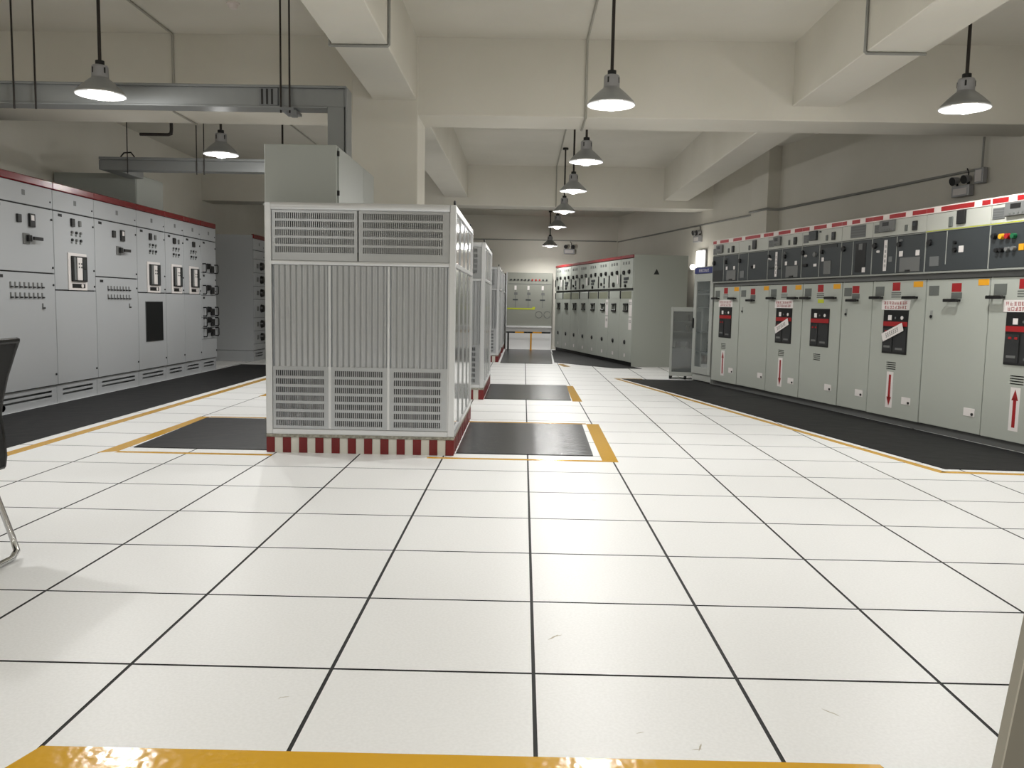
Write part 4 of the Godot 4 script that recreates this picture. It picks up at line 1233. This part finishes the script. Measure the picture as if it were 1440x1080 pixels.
func build_wall_things() -> void:
	emergency_light("twin-head emergency light on the slanting wall above the wide plain switchgear door", Vector3(4.74, 2.40, -6.95), ROW_TURN)
	emergency_light("twin-head emergency light on the slanting wall above the lit wall lamp", Vector3(3.22, 2.36, -13.5), ROW_TURN)
	emergency_light("twin-head emergency light on the end wall beside the lowest lamp", Vector3(1.02, 2.36, -17.94), 0.0)
	var s := thing("junction_box", "small pale junction box at the end of the wall conduit", "junction box", Vector3(4.79, 2.53, -6.70), ROW_TURN)
	bx(s, "case", "lamp_housing", -0.06, 0.06, -0.08, 0.08, 0.0, 0.06, 0.004)
	bx(s, "lid", "label_white", -0.045, 0.045, -0.06, 0.06, 0.06, 0.065, 0.002)
	tube(s, "stub", "conduit_grey", [Vector3(0.0, 0.08, 0.02), Vector3(0.0, 0.4, 0.02)], 0.012, 6)
	var w := thing("wall_lamp", "glowing wall lamp above the tool cabinet on the slanting wall", "lamp", Vector3(3.26, 1.93, -13.32), ROW_TURN)
	bx(w, "back_plate", "lamp_housing", -0.17, 0.17, -0.22, 0.22, 0.0, 0.03, 0.004)
	bx(w, "diffuser", "glow_panel", -0.15, 0.15, -0.20, 0.20, 0.03, 0.07, 0.012)
	lathe(w, "round_lens", "glow_panel", [Vector2(0.001, -0.055), Vector2(0.035, -0.043), Vector2(0.055, 0.0), Vector2(0.035, 0.043), Vector2(0.001, 0.055)], Vector3(-0.28, -0.09, 0.07), 14)
	bx(w, "lens_arm", "lamp_housing", -0.28, -0.15, -0.10, -0.08, 0.0, 0.03)
	bx(w, "badge", "plate_grey", -0.03, 0.03, -0.07, -0.02, 0.07, 0.074)
	var l := OmniLight3D.new()
	l.name = "wall_lamp_light"
	w.add_child(l)
	l.position = Vector3(0, 0, 0.16)
	l.light_size = 0.12
	l.omni_range = 12.0
	l.omni_attenuation = 2.0
	l.light_energy = 0.22
	l.light_color = Color(1.0, 0.99, 0.96)
	l.shadow_enabled = true

# ---------------------------------------------------------------- chair and board
func build_near_things() -> void:
	var sd := thing("smoke_detector", "small round smoke detector on the ceiling before the first beam", "detector", Vector3(-2.55, 3.57, -4.9))
	cyl(sd, "base", "strip_white", Vector3(0, -0.012, 0), Vector3(0, 0, 0), 0.055)
	cyl(sd, "head", "strip_white", Vector3(0, -0.045, 0), Vector3(0, -0.012, 0), 0.03, 0.045)
	var t := thing("office_chair", "black mesh chair with chrome sled legs at the edge of the open floor", "chair", Vector3(-2.42, 0, -0.74))
	# the chair faces -x; its width runs along z from -0.25 to 0.25
	var prof := [Vector2(0.245, 0.385), Vector2(0.252, 0.43), Vector2(0.246, 0.52), Vector2(0.236, 0.60), Vector2(0.245, 0.66), Vector2(0.27, 0.76), Vector2(0.305, 0.86), Vector2(0.318, 0.905)]
	var st := new_st()
	for k in prof.size() - 1:
		var a: Vector2 = prof[k]
		var b: Vector2 = prof[k + 1]
		quad(st, Vector3(a.x, a.y, -0.235), Vector3(b.x, b.y, -0.235), Vector3(b.x, b.y, 0.235), Vector3(a.x, a.y, 0.235))
		quad(st, Vector3(a.x - 0.02, a.y, 0.235), Vector3(b.x - 0.02, b.y, 0.235), Vector3(b.x - 0.02, b.y, -0.235), Vector3(a.x - 0.02, a.y, -0.235))
		for z in [-0.235, 0.235]:
			quad(st, Vector3(a.x, a.y, z), Vector3(b.x, b.y, z), Vector3(b.x - 0.02, b.y, z), Vector3(a.x - 0.02, a.y, z))
	put(t, "backrest", fin(st, "mesh_black"), Vector3.ZERO)
	var loop := []
	for z in [-0.24, 0.24]:
		var side := []
		for q in prof:
			side.append(Vector3(q.x - 0.008, q.y, z))
		if z > 0:
			side.reverse()
		loop.append_array(side)
	loop.append(loop[0])
	tube(t, "back_frame", "gloss_black", loop, 0.012, 8)
	bx(t, "seat", "mesh_black", -0.27, 0.24, 0.395, 0.45, -0.24, 0.24, 0.02)
	for s in [-1.0, 1.0]:
		tube(t, "armrest", "gloss_black", [Vector3(0.235, 0.62, s * 0.262), Vector3(0.10, 0.64, s * 0.265), Vector3(-0.16, 0.635, s * 0.265), Vector3(-0.2, 0.6, s * 0.265), Vector3(-0.21, 0.42, s * 0.255)], 0.014, 8)
	var leg := func(x_up: float, x_low: float) -> Array:
		return [Vector3(x_up, 0.39, -0.22), Vector3(lerpf(x_up, x_low, 0.8), 0.09, -0.235), Vector3(x_low, 0.035, -0.225), Vector3(x_low + 0.005, 0.014, -0.185), Vector3(x_low + 0.005, 0.013, 0.185), Vector3(x_low, 0.035, 0.225), Vector3(lerpf(x_up, x_low, 0.8), 0.09, 0.235), Vector3(x_up, 0.39, 0.22)]
	tube(t, "leg_loop", "chrome", leg.call(0.175, 0.29), 0.0125, 10)
	tube(t, "leg_loop", "chrome", leg.call(-0.18, -0.27), 0.0125, 10)
	for z in [-0.2, 0.2]:
		tube(t, "seat_rail", "chrome", [Vector3(0.175, 0.388, z), Vector3(-0.18, 0.388, z)], 0.0125, 8)
	var b := thing("partition_board", "grey-beige board with a paler edge leaning at the rim of the open floor", "board", Vector3(0.548, 0, 1.30))
	b.rotation.z = -0.125
	bx(b, "panel", "board", 0.0, 0.6, 0.03, 1.0, -0.018, 0.0)
	bx(b, "edge_strip", "board_edge", -0.001, 0.0015, 0.03, 1.0, -0.0185, 0.0005)
	bx(b, "foot", "board_edge", 0.05, 0.55, 0.0, 0.03, -0.12, 0.10, 0.004)

# ---------------------------------------------------------------- all
func _ready() -> void:
	rng.seed = 11
	var cam := Camera3D.new()
	cam.name = "camera"
	add_child(cam)
	cam.position = Vector3(-0.0509, 1.0911, 2.3845)
	cam.rotation = Vector3(-0.0960, 0.0120, 0.0185)
	cam.fov = 49.388
	cam.near = 0.05
	cam.current = true
	var we := WorldEnvironment.new()
	we.name = "world_environment"
	var env := Environment.new()
	env.background_mode = Environment.BG_COLOR
	env.background_color = Color(0, 0, 0)
	env.tonemap_mode = Environment.TONE_MAPPER_LINEAR
	env.tonemap_exposure = 0.87
	env.sdfgi_enabled = true
	env.ssao_enabled = true
	env.ssil_enabled = true
	we.environment = env
	add_child(we)
	make_materials()
	build_shell()
	build_transformers()
	build_low_voltage()
	build_switchgear()
	build_far_row()
	build_floor_cover()
	build_lamps()
	build_conduits()
	build_tool_cabinets()
	build_end_wall()
	build_wall_things()
	build_near_things()
